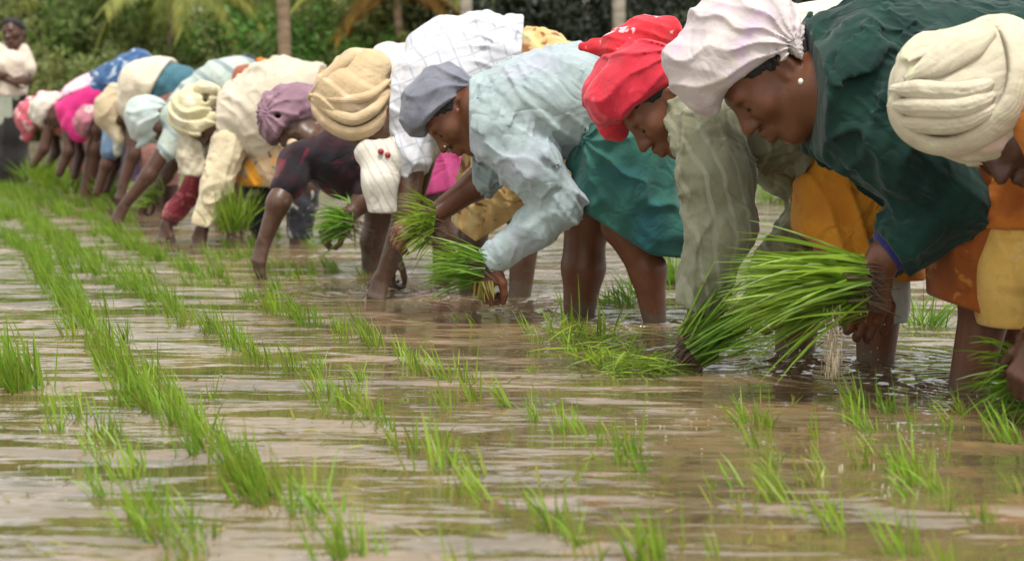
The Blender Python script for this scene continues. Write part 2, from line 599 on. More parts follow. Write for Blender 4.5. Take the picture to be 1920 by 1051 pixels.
class Person:
    def __init__(s, base, d, label, name='person', group='workers bent over planting rice', cat='person'):
        s.d = d
        s.base = np.array([(base - 960) / FPX * d, d, 0.0])
        s.root = empty(name, s.base, label, cat, group)

    def pt(s, q):
        """(px, py[, depth offset]) -> world"""
        return W(q[0], q[1], s.d + (q[2] if len(q) > 2 else 0.0))

    def put(s, name, F, mat, label=None):
        V, Q = F.mesh()
        if len(Q) == 0:
            return None
        me = mesh_np(name, V - s.base.astype(np.float32), Q, mat)
        o = link(name, me, s.root)
        if label: o['label'] = label
        return o

    def body(s, h, mat, head, limbs, torso, hands=(), face=True, neck_r=0.05):
        """head=(px,py,dd,a,yaw,tip,scale); limbs: chains [(px,py,dd,r),...]; torso chain [(px,py,dd,r,w),...]"""
        c = s.pt(head[:3]); fr = head_frame(*head[3:6]); sc = head[6] if len(head) > 6 else 1.0
        s.hc, s.fr, s.hs = c, fr, sc
        pts = [c + 0.14 * v for v in (*fr, -fr[0], -fr[1], -fr[2])]
        for ch in limbs: pts += [s.pt(q[:3]) for q in ch]
        for q in torso: pts += [s.pt((q[0], q[1], q[2] + q[4])), s.pt((q[0], q[1], q[2] - q[4]))]
        for hd in hands: pts += [s.pt(hd['w']) + 0.2 * nrm(hd['D'])]
        lo, hi = bounds(pts, 0.13)
        lo[2] = max(lo[2], -0.12)
        F = Field(lo, hi, h)
        for i in range(len(torso) - 1):
            a, b = torso[i], torso[i + 1]
            for q in (-1, 1):
                F.cone(s.pt((a[0], a[1], a[2] + q * a[4])), s.pt((b[0], b[1], b[2] + q * b[4])), a[3], b[3], 0.09)
        nk = s.pt(torso[0][:3])
        F.cone(nk, c - 0.03 * fr[2] - 0.02 * fr[0], neck_r * 1.1, neck_r, 0.05)
        for ch in limbs:
            for i in range(len(ch) - 1):
                F.cone(s.pt(ch[i][:3]), s.pt(ch[i + 1][:3]), ch[i][3], ch[i + 1][3], 0.028)
        for hd in hands:
            add_hand(F, s.pt(hd['w']), hd['D'], hd['N'], hd.get('thumb', 1), hd.get('curl', (35, 45, 30)), hd.get('z', 1.0))
        add_head(F, c, fr, face, sc)
        return s.put('body', F, mat)

    def L(s, a, b, c):
        return s.hc + s.hs * (a * s.fr[0] + b * s.fr[1] + c * s.fr[2])

    def hair(s, h, mat, lo=(0.0, -0.012), n=(-0.35, 0.94), grow=0.007):
        F = Field(s.hc - 0.16, s.hc + 0.16, h)
        z = s.hs
        F.ell(s.L(-0.005, 0, 0.03), s.fr, ((0.097 + grow) * z, (0.076 + grow) * z, (0.09 + grow) * z), 0.02)
        F.ell(s.L(-0.05, 0, -0.03), s.fr, (0.055 * z, 0.06 * z, 0.06 * z), 0.03)
        F.cut(s.L(lo[0], 0, lo[1]), n[0] * s.fr[0] + n[1] * s.fr[2], 0.01)
        F.displace(lambda P: 0.0035 * wob(P, 0.03, 3) + 0.0025 * wob(P, 0.012, 5))
        return s.put('hair', F, mat)

    def scarf(s, h, mat, blobs, cut=None, folds=(), extra=(), name='headscarf', k=0.03, cuts=(), holes=()):
        """blobs in head space: (f, s, u, rf, rs, ru); extra cones in pixels [(px,py,dd,r),(..)]"""
        z = s.hs
        pts = [s.L(b[0] + q * b[3], b[1], b[2] + q * b[5]) for b in blobs for q in (-1, 1)]
        pts += [s.L(b[0], b[1] + q * b[4], b[2]) for b in blobs for q in (-1, 1)]
        for e in extra: pts += [s.pt(e[0][:3]), s.pt(e[1][:3])]
        lo, hi = bounds(pts, 0.11)
        F = Field(lo, hi, h)
        for b in blobs:
            F.ell(s.L(*b[:3]), s.fr, (b[3] * z, b[4] * z, b[5] * z), k)
        if cut:
            (cf, cu), (nf, nu) = cut[0], cut[1]
            F.cut(s.L(cf, 0, cu), nf * s.fr[0] + nu * s.fr[2] + (cut[2] if len(cut) > 2 else 0) * s.fr[1], 0.012)
        for e in extra:
            F.cone(s.pt(e[0][:3]), s.pt(e[1][:3]), e[0][3], e[1][3], e[2] if len(e) > 2 else 0.02)
        for ho in holes:
            F.cone(s.pt(ho[0][:3]), s.pt(ho[1][:3]), ho[0][3], ho[1][3], 0.012, 'sub')
        for f in folds: F.displace(f)
        return s.put(name, F, mat)

    def garment(s, name, h, mat, torso=(), cones=(), folds=(), cuts=(), k=0.06, ck=0.03, label=None, holes=()):
        """torso chains [(px,py,dd,r,w)...]; cones chains [(px,py,dd,r)...]; cuts (p, q, keep) in pixels"""
        pts = []
        rm = 0.05
        for ch in torso:
            for q in ch:
                pts += [s.pt((q[0], q[1], q[2] + q[4])), s.pt((q[0], q[1], q[2] - q[4]))]; rm = max(rm, q[3])
        for ch in cones:
            for q in ch: pts.append(s.pt(q[:3])); rm = max(rm, q[3])
        lo, hi = bounds(pts, rm + 0.05)
        lo[2] = max(lo[2], -0.1)
        F = Field(lo, hi, h)
        for ch in torso:
            for i in range(len(ch) - 1):
                a, b = ch[i], ch[i + 1]
                for q in (-1, 1):
                    F.cone(s.pt((a[0], a[1], a[2] + q * a[4])), s.pt((b[0], b[1], b[2] + q * b[4])), a[3], b[3], 0.09)
        for ch in cones:
            for i in range(len(ch) - 1):
                F.cone(s.pt(ch[i][:3]), s.pt(ch[i + 1][:3]), ch[i][3], ch[i + 1][3], ck if len(ch[i]) < 5 else ch[i][4])
        for f in folds: F.displace(f)
        for (p, q, kp) in cuts:
            a, b, c = s.pt(p), s.pt(q), s.pt(kp)
            n = np.array([-(b - a)[2], 0, (b - a)[0]])
            if n @ (c - a) < 0: n = -n
            F.cut(a, n, 0.006)
        for ho in holes:
            F.cone(s.pt(ho[0][:3]), s.pt(ho[1][:3]), ho[0][3], ho[1][3], 0.01, 'sub')
        return s.put(name, F, mat, label)


def ball(name, p, r, mat, root, base, label=None):
    n, m_ = 10, 7
    V, Q = [], []
    for j in range(m_ + 1):
        for i in range(n):
            t, u = math.pi * j / m_, 2 * math.pi * i / n
            V.append([p[0] - base[0] + r * math.sin(t) * math.cos(u), p[1] - base[1] + r * math.sin(t) * math.sin(u), p[2] - base[2] + r * math.cos(t)])
    for j in range(m_):
        for i in range(n):
            Q.append([j * n + i, (j + 1) * n + i, (j + 1) * n + (i + 1) % n, j * n + (i + 1) % n])
    return link(name, mesh_np(name, V, Q, mat), root)


def tube(pts, radii, seg=6):
    """verts, quads of a swept tube"""
    pts = [np.asarray(p, float) for p in pts]
    V, Q = [], []
    prev = None
    for i, p in enumerate(pts):
        t = nrm(pts[min(i + 1, len(pts) - 1)] - pts[max(i - 1, 0)])
        a = np.cross(t, [0.13, 0.97, 0.2] if abs(t[1]) < 0.9 else [1, 0, 0])
        a = nrm(a); b = np.cross(t, a)
        for k in range(seg):
            th = 2 * math.pi * k / seg
            V.append(p + radii[i] * (a * math.cos(th) + b * math.sin(th)))
    for i in range(len(pts) - 1):
        for k in range(seg):
            Q.append([i * seg + k, i * seg + (k + 1) % seg, (i + 1) * seg + (k + 1) % seg, (i + 1) * seg + k])
    return np.array(V), np.array(Q)


def ribbon(p, path, c, pleats=4, depth=0.004, thick=0.006, mat=None, name='wrap', sub=8, bulge=0.012):
    """a pleated strip of cloth laid over the head: path [(px, py, dd, width)], c the centre it wraps"""
    K = [np.append(p.pt(q[:3]), q[3]) for q in path]
    K = [2 * K[0] - K[1]] + K + [2 * K[-1] - K[-2]]
    pts = []
    for i in range(1, len(K) - 2):
        for j in range(sub):
            t = j / sub
            a, b, cc, d = K[i - 1], K[i], K[i + 1], K[i + 2]
            pts.append(0.5 * (2 * b + (cc - a) * t + (2 * a - 5 * b + 4 * cc - d) * t * t + (3 * b - a - 3 * cc + d) * t ** 3))
    pts.append(K[-2])
    c = np.asarray(c, float)
    m = pleats * 6 + 1
    V, Q = [], []
    n = len(pts)
    for i, q in enumerate(pts):
        T = nrm(pts[min(i + 1, n - 1)][:3] - pts[max(i - 1, 0)][:3])
        N = q[:3] - c; N = nrm(N - T * (N @ T)); B = np.cross(T, N)
        w = q[3] * (0.7 + 0.3 * min(1, 4.0 * min(i, n - 1 - i) / n))
        top, bot = [], []
        for k in range(m):
            u = k / (m - 1) * 2 - 1
            ph = pleats * math.pi * (u + 0.10 * math.sin(i * 0.37 + 1.3 * pleats) + 0.06 * math.sin(i * 0.9))
            z = bulge * (1 - u * u) + depth * (abs(math.cos(ph)) ** 0.6 - 0.4) * (1 - 0.5 * abs(u)) - 0.006 * u ** 4
            e = 1 - abs(u) ** 8 * 0.04
            pt = q[:3] + B * w * u * e + N * z
            top.append(pt); bot.append(pt - N * thick)
        V += top + bot[::-1]
    r = 2 * m
    for i in range(n - 1):
        for k in range(r):
            Q.append([i * r + k, i * r + (k + 1) % r, (i + 1) * r + (k + 1) % r, (i + 1) * r + k])
    return link(name, mesh_np(name, np.array(V) - p.base, Q, mat), p.root)


def merge(parts):
    V, Q, o = [], [], 0
    for v, q in parts:
        V.append(v); Q.append(np.asarray(q) + o); o += len(v)
    return np.concatenate(V), np.concatenate(Q)


# ------------------------------------------------------------------ the setting
def water_material():
    m, t, p = new_mat('muddy_water')
    tc = t.nodes.new('ShaderNodeTexCoord')
    P = tc.outputs['Object']
    n1 = noise_node(t, 1.1, 4, 0.6, P, 0.6)
    n2 = noise_node(t, 6.0, 4, 0.6, P, 0.4)
    col = mix_rgb(t, ramp(t, n1.outputs[0], 0.42, 0.62), (0.168, 0.120, 0.060), (0.088, 0.064, 0.034))
    col = mix_rgb(t, ramp(t, n2.outputs[0], 0.52, 0.72), col, (0.205, 0.125, 0.062))
    t.links.new(col, p.inputs['Base Color'])
    p.inputs['Roughness'].default_value = 0.05
    p.inputs['IOR'].default_value = 2.2
    # ripples: long swell crossing short chop, all as relief
    mp = t.nodes.new('ShaderNodeMapping')
    mp.inputs['Rotation'].default_value = (0, 0, R(12))
    mp.inputs['Scale'].default_value = (0.3, 1.0, 1.0)
    t.links.new(P, mp.inputs['Vector'])
    a = noise_node(t, 6.0, 2, 0.45, mp.outputs[0], 0.5)
    b = noise_node(t, 26.0, 2, 0.5, mp.outputs[0], 0.3)
    calm = noise_node(t, 1.6, 2, 0.5, P, 0.5)
    amp = t.nodes.new('ShaderNodeMapRange')
    t.links.new(calm.outputs[0], amp.inputs[0])
    amp.inputs[1].default_value = 0.35; amp.inputs[2].default_value = 0.65
    amp.inputs[3].default_value = 0.45; amp.inputs[4].default_value = 1.0
    ma = t.nodes.new('ShaderNodeMath'); ma.operation = 'MULTIPLY_ADD'
    t.links.new(b.outputs[0], ma.inputs[0]); ma.inputs[1].default_value = 0.24
    t.links.new(a.outputs[0], ma.inputs[2])
    c = noise_node(t, 2.4, 1, 0.4, mp.outputs[0], 0.6)
    mc = t.nodes.new('ShaderNodeMath'); mc.operation = 'MULTIPLY_ADD'
    t.links.new(c.outputs[0], mc.inputs[0]); mc.inputs[1].default_value = 1.5
    t.links.new(ma.outputs[0], mc.inputs[2])
    mu = t.nodes.new('ShaderNodeMath'); mu.operation = 'MULTIPLY'
    t.links.new(mc.outputs[0], mu.inputs[0]); t.links.new(amp.outputs[0], mu.inputs[1])
    # rings spreading from the legs and hands standing in the water
    hsum = mu.outputs[0]
    for (px, py, rad, am) in ((1808, 716, .45, .10), (1490, 655, .4, .08), (1642, 675, .45, .10), (1085, 582, .4, .08), (1226, 604, .4, .08), (972, 552, .4, .07), (710, 545, .45, .12), (1305, 660, .45, .12), (905, 560, .4, .10), (495, 480, .5, .10), (375, 445, .5, .09), (1565, 700, .35, .10)):
        g = ground(px, py)
        dn = t.nodes.new('ShaderNodeVectorMath'); dn.operation = 'DISTANCE'
        t.links.new(P, dn.inputs[0]); dn.inputs[1].default_value = (g[0], g[1], 0)
        m1 = t.nodes.new('ShaderNodeMath'); m1.operation = 'MULTIPLY'; t.links.new(dn.outputs['Value'], m1.inputs[0]); m1.inputs[1].default_value = 95.0
        s1 = t.nodes.new('ShaderNodeMath'); s1.operation = 'SINE'; t.links.new(m1.outputs[0], s1.inputs[0])
        at = t.nodes.new('ShaderNodeMapRange'); t.links.new(dn.outputs['Value'], at.inputs[0])
        at.inputs[1].default_value = 0.03; at.inputs[2].default_value = rad; at.inputs[3].default_value = am; at.inputs[4].default_value = 0.0
        m2 = t.nodes.new('ShaderNodeMath'); m2.operation = 'MULTIPLY_ADD'
        t.links.new(s1.outputs[0], m2.inputs[0]); t.links.new(at.outputs[0], m2.inputs[1]); t.links.new(hsum, m2.inputs[2])
        hsum = m2.outputs[0]
    bp = t.nodes.new('ShaderNodeBump')
    bp.inputs['Strength'].default_value = 1.0
    bp.inputs['Distance'].default_value = 0.072
    t.links.new(hsum, bp.inputs['Height'])
    t.links.new(bp.outputs[0], p.inputs['Normal'])
    return m


def soil_material():
    m, t, p = new_mat('bank_soil')
    tc = t.nodes.new('ShaderNodeTexCoord')
    n1 = noise_node(t, 2.5, 6, 0.65, tc.outputs['Object'])
    n2 = noise_node(t, 14, 5, 0.7, tc.outputs['Object'])
    col = mix_rgb(t, ramp(t, n1.outputs[0], 0.35, 0.65), (0.12, 0.085, 0.05), (0.055, 0.06, 0.025))
    col = mix_rgb(t, ramp(t, n2.outputs[0], 0.5, 0.7), col, (0.16, 0.12, 0.075))
    t.links.new(col, p.inputs['Base Color'])
    p.inputs['Roughness'].default_value = 0.95
    b = t.nodes.new('ShaderNodeBump')
    b.inputs['Distance'].default_value = 0.06
    t.links.new(n2.outputs[0], b.inputs['Height'])
    t.links.new(b.outputs[0], p.inputs['Normal'])
    return m


M_SOIL = soil_material()
# ground: paddy bed, an earth bund at the far side, then level land to the horizon
ys = np.concatenate([[-60, -5, 0], np.linspace(3, 19.5, 12), np.linspace(20, 26, 40), [30, 40, 60, 100, 200, 400, 900]])
xs = np.concatenate([[-700, -250, -90, -40], np.linspace(-20, 20, 81), [40, 90, 250, 700]])
XX, YY = np.meshgrid(xs, ys, indexing='ij')
edge = 20.6 + 0.25 * np.sin(XX * 0.9) + 0.15 * np.sin(XX * 2.3 + 1)
tt = np.clip((YY - edge) / 0.9, 0, 1)
ZZ = -0.16 + (0.40 + 0.05 * np.sin(XX * 1.7) + 0.03 * np.sin(XX * 5.1)) * tt * tt * (3 - 2 * tt)
ZZ += np.where((YY > 20) & (YY < 27), 0.04 * np.sin(XX * 4.1 + YY * 3), 0)
nx, ny = XX.shape
ii, jj = np.meshgrid(np.arange(nx - 1), np.arange(ny - 1), indexing='ij')
quads = np.stack([ii * ny + jj, (ii + 1) * ny + jj, (ii + 1) * ny + jj + 1, ii * ny + jj + 1], -1).reshape(-1, 4)
tag(link('ground', mesh_np('ground', np.stack([XX, YY, ZZ], -1).reshape(-1, 3), quads, M_SOIL)), kind='structure')

M_WATER = water_material()
wv = np.array([[-300, -60, 0], [300, -60, 0], [300, 22.5, 0], [-300, 22.5, 0]])
tag(link('paddy_water', mesh_np('paddy_water', wv, [[0, 1, 2, 3]], M_WATER)), kind='structure')

# ---- background foliage
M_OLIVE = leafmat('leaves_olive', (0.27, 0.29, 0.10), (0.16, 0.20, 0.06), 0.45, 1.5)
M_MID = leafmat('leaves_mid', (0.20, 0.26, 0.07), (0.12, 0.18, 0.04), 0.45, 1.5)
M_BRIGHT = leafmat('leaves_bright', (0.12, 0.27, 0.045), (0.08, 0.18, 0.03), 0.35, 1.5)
M_SHADED = leafmat('leaves_shaded', (0.024, 0.034, 0.013), (0.012, 0.018, 0.008), 0.12, 1.5)  # dark evergreen leaves, the deep shade of the thicket painted into their colour
M_FROND = leafmat('palm_frond_green', (0.26, 0.27, 0.05), (0.15, 0.19, 0.04), 0.35, 2.0)
M_DRY = leafmat('palm_frond_dry', (0.34, 0.16, 0.03), (0.2, 0.12, 0.03), 0.25, 2.0)
M_BARK = plain('bark_brown', (0.12, 0.09, 0.06), 0.95)


def leaf_cloud(seed, n, blobs, size, flat=0.5):
    """n leaf quads spread through blobs [(cx,cy,cz,rx,ry,rz)] in uneven clumps"""
    r = np.random.default_rng(seed)
    w = np.array([b[3] * b[4] * b[5] for b in blobs]); w = w / w.sum()
    C = []
    for b, wi in zip(blobs, w):
        k = max(int(n * wi), 10)
        nc = max(k // 22, 4)
        d = r.normal(size=(nc, 3)); d /= np.linalg.norm(d, axis=1)[:, None]
        rad = r.uniform(0.35, 1.0, (nc, 1)) ** 0.5
        cc = np.array(b[:3]) + d * rad * np.array(b[3:6])
        pick = r.integers(0, nc, k)
        C.append(cc[pick] + r.normal(size=(k, 3)) * 0.13 * max(b[3:6]))
    C = np.concatenate(C)
    m = len(C)
    U = r.normal(size=(m, 3)); U[:, 2] -= 0.35
    U /= np.linalg.norm(U, axis=1)[:, None]
    V2 = np.cross(U, r.normal(size=(m, 3))); V2 /= np.linalg.norm(V2, axis=1)[:, None]
    L = size * r.uniform(0.6, 1.35, (m, 1)); Wd = L * r.uniform(0.28, 0.45, (m, 1))
    A = C - U * L * 0.5; B = C + V2 * Wd * 0.5 + U * L * 0.05; D = C - V2 * Wd * 0.5 + U * L * 0.05; E = C + U * L * 0.5
    V = np.stack([A, B, E, D], 1).reshape(-1, 3)
    return V, np.arange(m * 4).reshape(-1, 4)


def limb_mesh(seed, h, r0, n=5, reach=0.8, lean=0.1):
    r = random.Random(seed)
    parts = []
    pts = [np.array([lean * h * (i / 6) ** 1.5 + 0.03 * r.uniform(-1, 1), 0.03 * r.uniform(-1, 1), h * i / 6]) for i in range(7)]
    parts.append(tube(pts, [r0 * (1.25 - 0.15 * i if i < 2 else 1 - 0.11 * i) for i in range(7)], 8))
    for k in range(n):
        s = pts[3 + k % 4]
        a = r.uniform(0, 6.28)
        e = s + np.array([math.cos(a) * reach, math.sin(a) * reach, reach * r.uniform(0.5, 1.1)])
        mpt = (s + e) / 2 + np.array([0, 0, 0.12 * reach])
        parts.append(tube([s, mpt, e], [r0 * 0.45, r0 * 0.3, r0 * 0.1], 5))
    return merge(parts)


shrub_meshes, shrub_stems = [], []
for k in range(4):
    r = random.Random(k + 40)
    bl = [(r.uniform(-.6, .6), r.uniform(-.5, .5), r.uniform(.4, 1.5), r.uniform(.4, .75), r.uniform(.4, .7), r.uniform(.35, .7)) for _ in range(7)]
    shrub_meshes.append(leaf_cloud(k, 4200, bl, 0.12))
    shrub_stems.append(limb_mesh(k, 1.3, 0.035, 7, 0.5, 0.0))
tree_crowns, tree_trunks = [], []
for k in range(3):
    r = random.Random(k + 70)
    bl = [(0.4 + r.uniform(-1.2, 1.2), r.uniform(-1.1, 1.1), r.uniform(2.2, 4.6), r.uniform(.7, 1.2), r.uniform(.7, 1.2), r.uniform(.5, .9)) for _ in range(10)]
    tree_crowns.append(leaf_cloud(k + 10, 7000, bl, 0.19))
    tree_trunks.append(limb_mesh(k + 3, 3.4, 0.11, 8, 1.0, 0.12))

_mcache = {}
def shared(key, name, vq, mat):
    if key not in _mcache:
        _mcache[key] = mesh_np(name, vq[0], vq[1], mat, smooth=False)
    return _mcache[key]


def shrub(k, mat, loc, sc, rz, label, group):
    t = empty('shrub', loc, label, 'shrub', group)
    t.scale = (sc, sc, sc * random.uniform(0.9, 1.15)); t.rotation_euler.z = rz
    link('foliage', shared(('s', k, mat.name), 'foliage', shrub_meshes[k], mat), t)
    link('stem', shared(('ss', k), 'stem', shrub_stems[k], M_BARK), t)
    return t


def tree(k, mat, loc, sc, rz, label, group):
    t = empty('broadleaf_tree', loc, label, 'tree', group)
    t.scale = (sc, sc, sc); t.rotation_euler.z = rz
    link('crown', shared(('t', k, mat.name), 'crown', tree_crowns[k], mat), t)
    link('trunk', shared(('tt', k), 'trunk', tree_trunks[k], M_BARK), t)
    return t


rb = random.Random(5)
LBL = {
    'o': ('olive green leafy shrub in the thicket on the far bank at left', 'olive shrubs on the far bank'),
    'm': ('mid green leafy shrub in the thicket on the far bank', 'mid green shrubs on the far bank'),
    'b': ('bright green fresh leafed shrub on the far bank near the brown palm trunk', 'bright green shrubs on the far bank'),
    'd': ('dark green shrub with deep shade painted into its leaves on the far bank at right', 'dark shrubs on the far bank')}
MATS = {'o': M_OLIVE, 'm': M_MID, 'b': M_BRIGHT, 'd': M_SHADED}
# (pixel x at its depth, depth, kind, size)
rows = []
for px in range(-420, 760, 120): rows.append((px + rb.uniform(-25, 25), 22.6 + rb.uniform(0, 1.2), 'o' if px < 420 else rb.choice('om'), rb.uniform(0.8, 1.0)))
for px in range(-400, 800, 130): rows.append((px + rb.uniform(-25, 25), 25.2 + rb.uniform(0, 1.5), rb.choice('oom' if px < 450 else 'omm'), rb.uniform(1.35, 1.7)))
for px, dd, sz in ((565, 24.2, 1.1), (655, 23.6, 0.95), (478, 24.6, 1.15), (690, 24.3, 0.9)): rows.append((px, dd, 'b', sz))
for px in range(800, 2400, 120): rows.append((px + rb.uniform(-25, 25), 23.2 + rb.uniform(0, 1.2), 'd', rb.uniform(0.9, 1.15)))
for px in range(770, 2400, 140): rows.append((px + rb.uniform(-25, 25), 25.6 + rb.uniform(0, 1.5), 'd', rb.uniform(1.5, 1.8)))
for px, dd, kd, sz in rows:
    shrub(rb.randrange(4), MATS[kd], ((px - 960) / FPX * dd, dd, 0.12), sz, rb.uniform(0, 6.28), *LBL[kd])
for px in range(-500, 2500, 190):
    dd = 29.5 + rb.uniform(0, 3)
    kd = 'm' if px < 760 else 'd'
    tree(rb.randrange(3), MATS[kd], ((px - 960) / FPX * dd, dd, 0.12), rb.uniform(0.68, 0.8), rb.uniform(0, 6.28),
         {'m': 'mid green broadleaf tree rising behind the shrubs at left', 'd': 'dark broadleaf tree with shade painted into its leaves behind the shrubs at right'}[kd],
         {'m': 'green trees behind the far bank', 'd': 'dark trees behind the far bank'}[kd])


for px in range(-560, 2600, 150):
    dd = 34.5 + rb.uniform(0, 3)
    tree(rb.randrange(3), M_MID if px < 760 else M_SHADED, ((px - 960) / FPX * dd, dd, 0.12), rb.uniform(0.72, 0.85), rb.uniform(0, 6.28),
         'mid green tree in the rearmost row of the grove at left' if px < 760 else 'dark tree with shade painted into its leaves in the rearmost row of the grove at right',
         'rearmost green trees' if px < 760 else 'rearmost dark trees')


# ---- palms
def frond_mesh(seed, L, droop, n=26, leaf=0.42):
    r = np.random.default_rng(seed)
    t = np.linspace(0, 1, 9)
    pts = np.stack([L * t * (1 - 0.28 * droop * t), 0.04 * np.sin(3 * t), L * (0.35 * t - droop * 0.75 * t ** 2.1)], 1)
    parts = [tube(pts, list(0.02 * (1 - 0.85 * t)), 5)]
    V, Q = [], []
    for i in range(n):
        u = 0.12 + 0.86 * i / (n - 1)
        k = min(int(u * 8), 7); f = u * 8 - k
        p = pts[k] * (1 - f) + pts[k + 1] * f
        tg = nrm(pts[k + 1] - pts[k])
        for sgn in (-1, 1):
            ln = leaf * (1 - 0.55 * abs(u - 0.4)) * r.uniform(0.8, 1.15)
            d = nrm(np.array([0, sgn * 0.8, -0.35 - 0.5 * droop * r.uniform(0.6, 1.4)]) + tg * 0.75)
            wv_ = nrm(np.cross(d, [0.1, 0.2, 1.0])) * 0.018
            mid = p + d * ln * 0.5; e = p + d * ln + np.array([0, 0, -0.12 * ln])
            o = len(V)
            V += [p - wv_ * .6, p + wv_ * .6, mid + wv_, mid - wv_, e + wv_ * .15, e - wv_ * .15]
            Q += [[o, o + 1, o + 2, o + 3], [o + 3, o + 2, o + 4, o + 5]]
    parts.append((np.array(V), np.array(Q)))
    return merge(parts)


FR = [frond_mesh(1, 1.9, 0.9), frond_mesh(2, 1.6, 1.25), frond_mesh(3, 2.1, 0.6)]
DRYF = [frond_mesh(4, 1.7, 1.5), frond_mesh(5, 1.5, 1.8)]


def palm_trunk_mesh(h, r0, seed):
    r = random.Random(seed)
    n = int(h / 0.09)
    pts, rad = [], []
    for i in range(n + 1):
        u = i / n
        pts.append(np.array([0.05 * math.sin(u * 4 + seed), 0.03 * math.cos(u * 3), h * u]))
        rad.append(r0 * (1.25 - 0.25 * min(u * 6, 1)) * (1.0 if i % 2 else 0.93) * r.uniform(0.98, 1.02))
    return tube(pts, rad, 12)


def trunk_mat(name, c):
    m, t, p = new_mat(name)
    tc = t.nodes.new('ShaderNodeTexCoord')
    mp = t.nodes.new('ShaderNodeMapping'); mp.inputs['Scale'].default_value = (6, 6, 16)
    t.links.new(tc.outputs['Object'], mp.inputs['Vector'])
    n1 = noise_node(t, 1.0, 5, 0.7, mp.outputs[0])
    t.links.new(mix_rgb(t, ramp(t, n1.outputs[0], 0.35, 0.68), c, tuple(x * 0.5 for x in c)), p.inputs['Base Color'])
    p.inputs['Roughness'].default_value = 0.95
    return m


def palm(px, d, h, r0, mat, label, fronds, dry, seed, tall=True):
    base = ((px - 960) / FPX * d, d, 0.15)
    t = empty('palm_tree', base, label, 'palm tree')
    vq = palm_trunk_mesh(h, r0, seed)
    link('trunk', mesh_np('trunk', vq[0], vq[1], mat), t)
    r = random.Random(seed)
    for i in range(fronds):
        k = r.randrange(3)
        f = link('frond', shared(('f', k), 'frond', FR[k], M_FROND), t, (0, 0, h - 0.05 * r.random()))
        f.rotation_euler = (0, R(r.uniform(-35, 10)), 6.283 * i / fronds + r.uniform(-.3, .3))
    for i in range(dry):
        k = r.randrange(2)
        f = link('dry_frond', shared(('df', k), 'dry_frond', DRYF[k], M_DRY), t, (0, 0, h - 0.15 - 0.1 * r.random()))
        f.rotation_euler = (0, R(r.uniform(-40, -5)), 6.283 * i / max(dry, 1) + r.uniform(-.3, .3))
        f['label'] = 'dry brown drooping frond'
    return t


M_TRUNK1 = trunk_mat('palm_trunk_tan', (0.30, 0.21, 0.13))
M_TRUNK2 = trunk_mat('palm_trunk_pale', (0.40, 0.35, 0.27))
palm(527, 21.6, 5.2, 0.095, M_TRUNK1, 'tan ringed palm trunk standing behind the cream shirted planter', 11, 2, 1)
palm(876, 22.2, 5.6, 0.09, M_TRUNK2, 'pale slim palm trunk above the white shirted planter', 10, 0, 2)
palm(1167, 22.4, 5.8, 0.095, M_TRUNK2, 'pale slim palm trunk above the red headscarf', 10, 0, 3)
palm(320, 24.4, 2.4, 0.07, M_TRUNK1, 'young palm with yellow green fronds hanging at upper left', 13, 0, 4)
palm(110, 26.0, 3.0, 0.07, M_TRUNK1, 'young palm with drooping fronds behind the standing person', 11, 0, 5)
palm(745, 24.4, 2.45, 0.07, M_TRUNK1, 'palm with orange brown dry fronds hanging beside dark thicket', 6, 6, 6)
# ------------------------------------------------------------------ people: materials
S_BROWN = skin('skin_brown', (0.115, 0.043, 0.020))
S_DARK = skin('skin_dark', (0.060, 0.026, 0.015))
S_MUD = skin('skin_muddy', (0.075, 0.036, 0.022), (0.105, 0.075, 0.055))
M_HAIR = plain('black_hair', (0.008, 0.007, 0.006), 0.75)
M_GOLD = plain('gold', (0.8, 0.6, 0.35), 0.25, 0.9)
M_WHITE = plain('white_bead', (0.8, 0.78, 0.72), 0.3)
M_BROW = plain('eyebrow_black', (0.012, 0.009, 0.008), 0.7)

UP = np.array([0, 0, 1.0]); DN = -UP; TOCAM = np.array([0, -1.0, 0])


def face_bits(p, lash=True, earring=None, both=False):
    """brows, closed lash lines, earrings on the near side"""
    L = p.L
    for q in ((1, -1) if both else (1, -1)):
        V, Q = tube([L(0.088, q * 0.014, 0.02), L(0.092, q * 0.03, 0.027), L(0.075, q * 0.048, 0.022)], [0.002, 0.0042, 0.0016], 6)
        link('eyebrow', mesh_np('eyebrow', V - p.base, Q, M_BROW), p.root)
        if lash:
            V, Q = tube([L(0.087, q * 0.019, -0.007), L(0.0925, q * 0.032, -0.0085), L(0.083, q * 0.046, -0.006)], [0.0013, 0.0024, 0.0014], 6)
            link('eyelash', mesh_np('eyelash', V - p.base, Q, M_BROW), p.root)
    if earring:
        for q in (1, -1):
            ball('earring', L(-0.004, q * 0.091, -0.048), 0.0085, earring, p.root, p.base)


# ================================================================== nearest, right edge: cream turban
p = Person(1990, 3.3, 'nearest planter at the right edge in a big cream wrapped turban')
p.body(0.006, S_DARK, (1885, 225, 0, 30, 25, 0, 1.1),
       [[(2030, 260, -.17, .05), (2020, 480, -.2, .042), (1960, 640, -.12, .03)],
        [(2030, 260, .17, .05), (2010, 470, .15, .042), (1950, 620, .02, .03)],
        [(2420, 330, -.1, .09), (2380, 560, -.1, .06), (2400, 900, -.1, .045)],
        [(2420, 330, .1, .09), (2380, 560, .1, .06), (2400, 860, .1, .045)]],
       [(1985, 210, 0, .085, .07), (2120, 190, 0, .1, .08), (2250, 190, 0, .095, .07), (2400, 220, 0, .12, .08)],
       [dict(w=(1960, 640, -.12), D=(-.5, 0, -.9), N=(-.5, -.7, .3), curl=(40, 50, 35)),
        dict(w=(1950, 620, .02), D=(-.6, -.2, -.8), N=(-.2, .8, .4), thumb=-1, curl=(40, 50, 35))])
p.hair(0.005, M_HAIR)
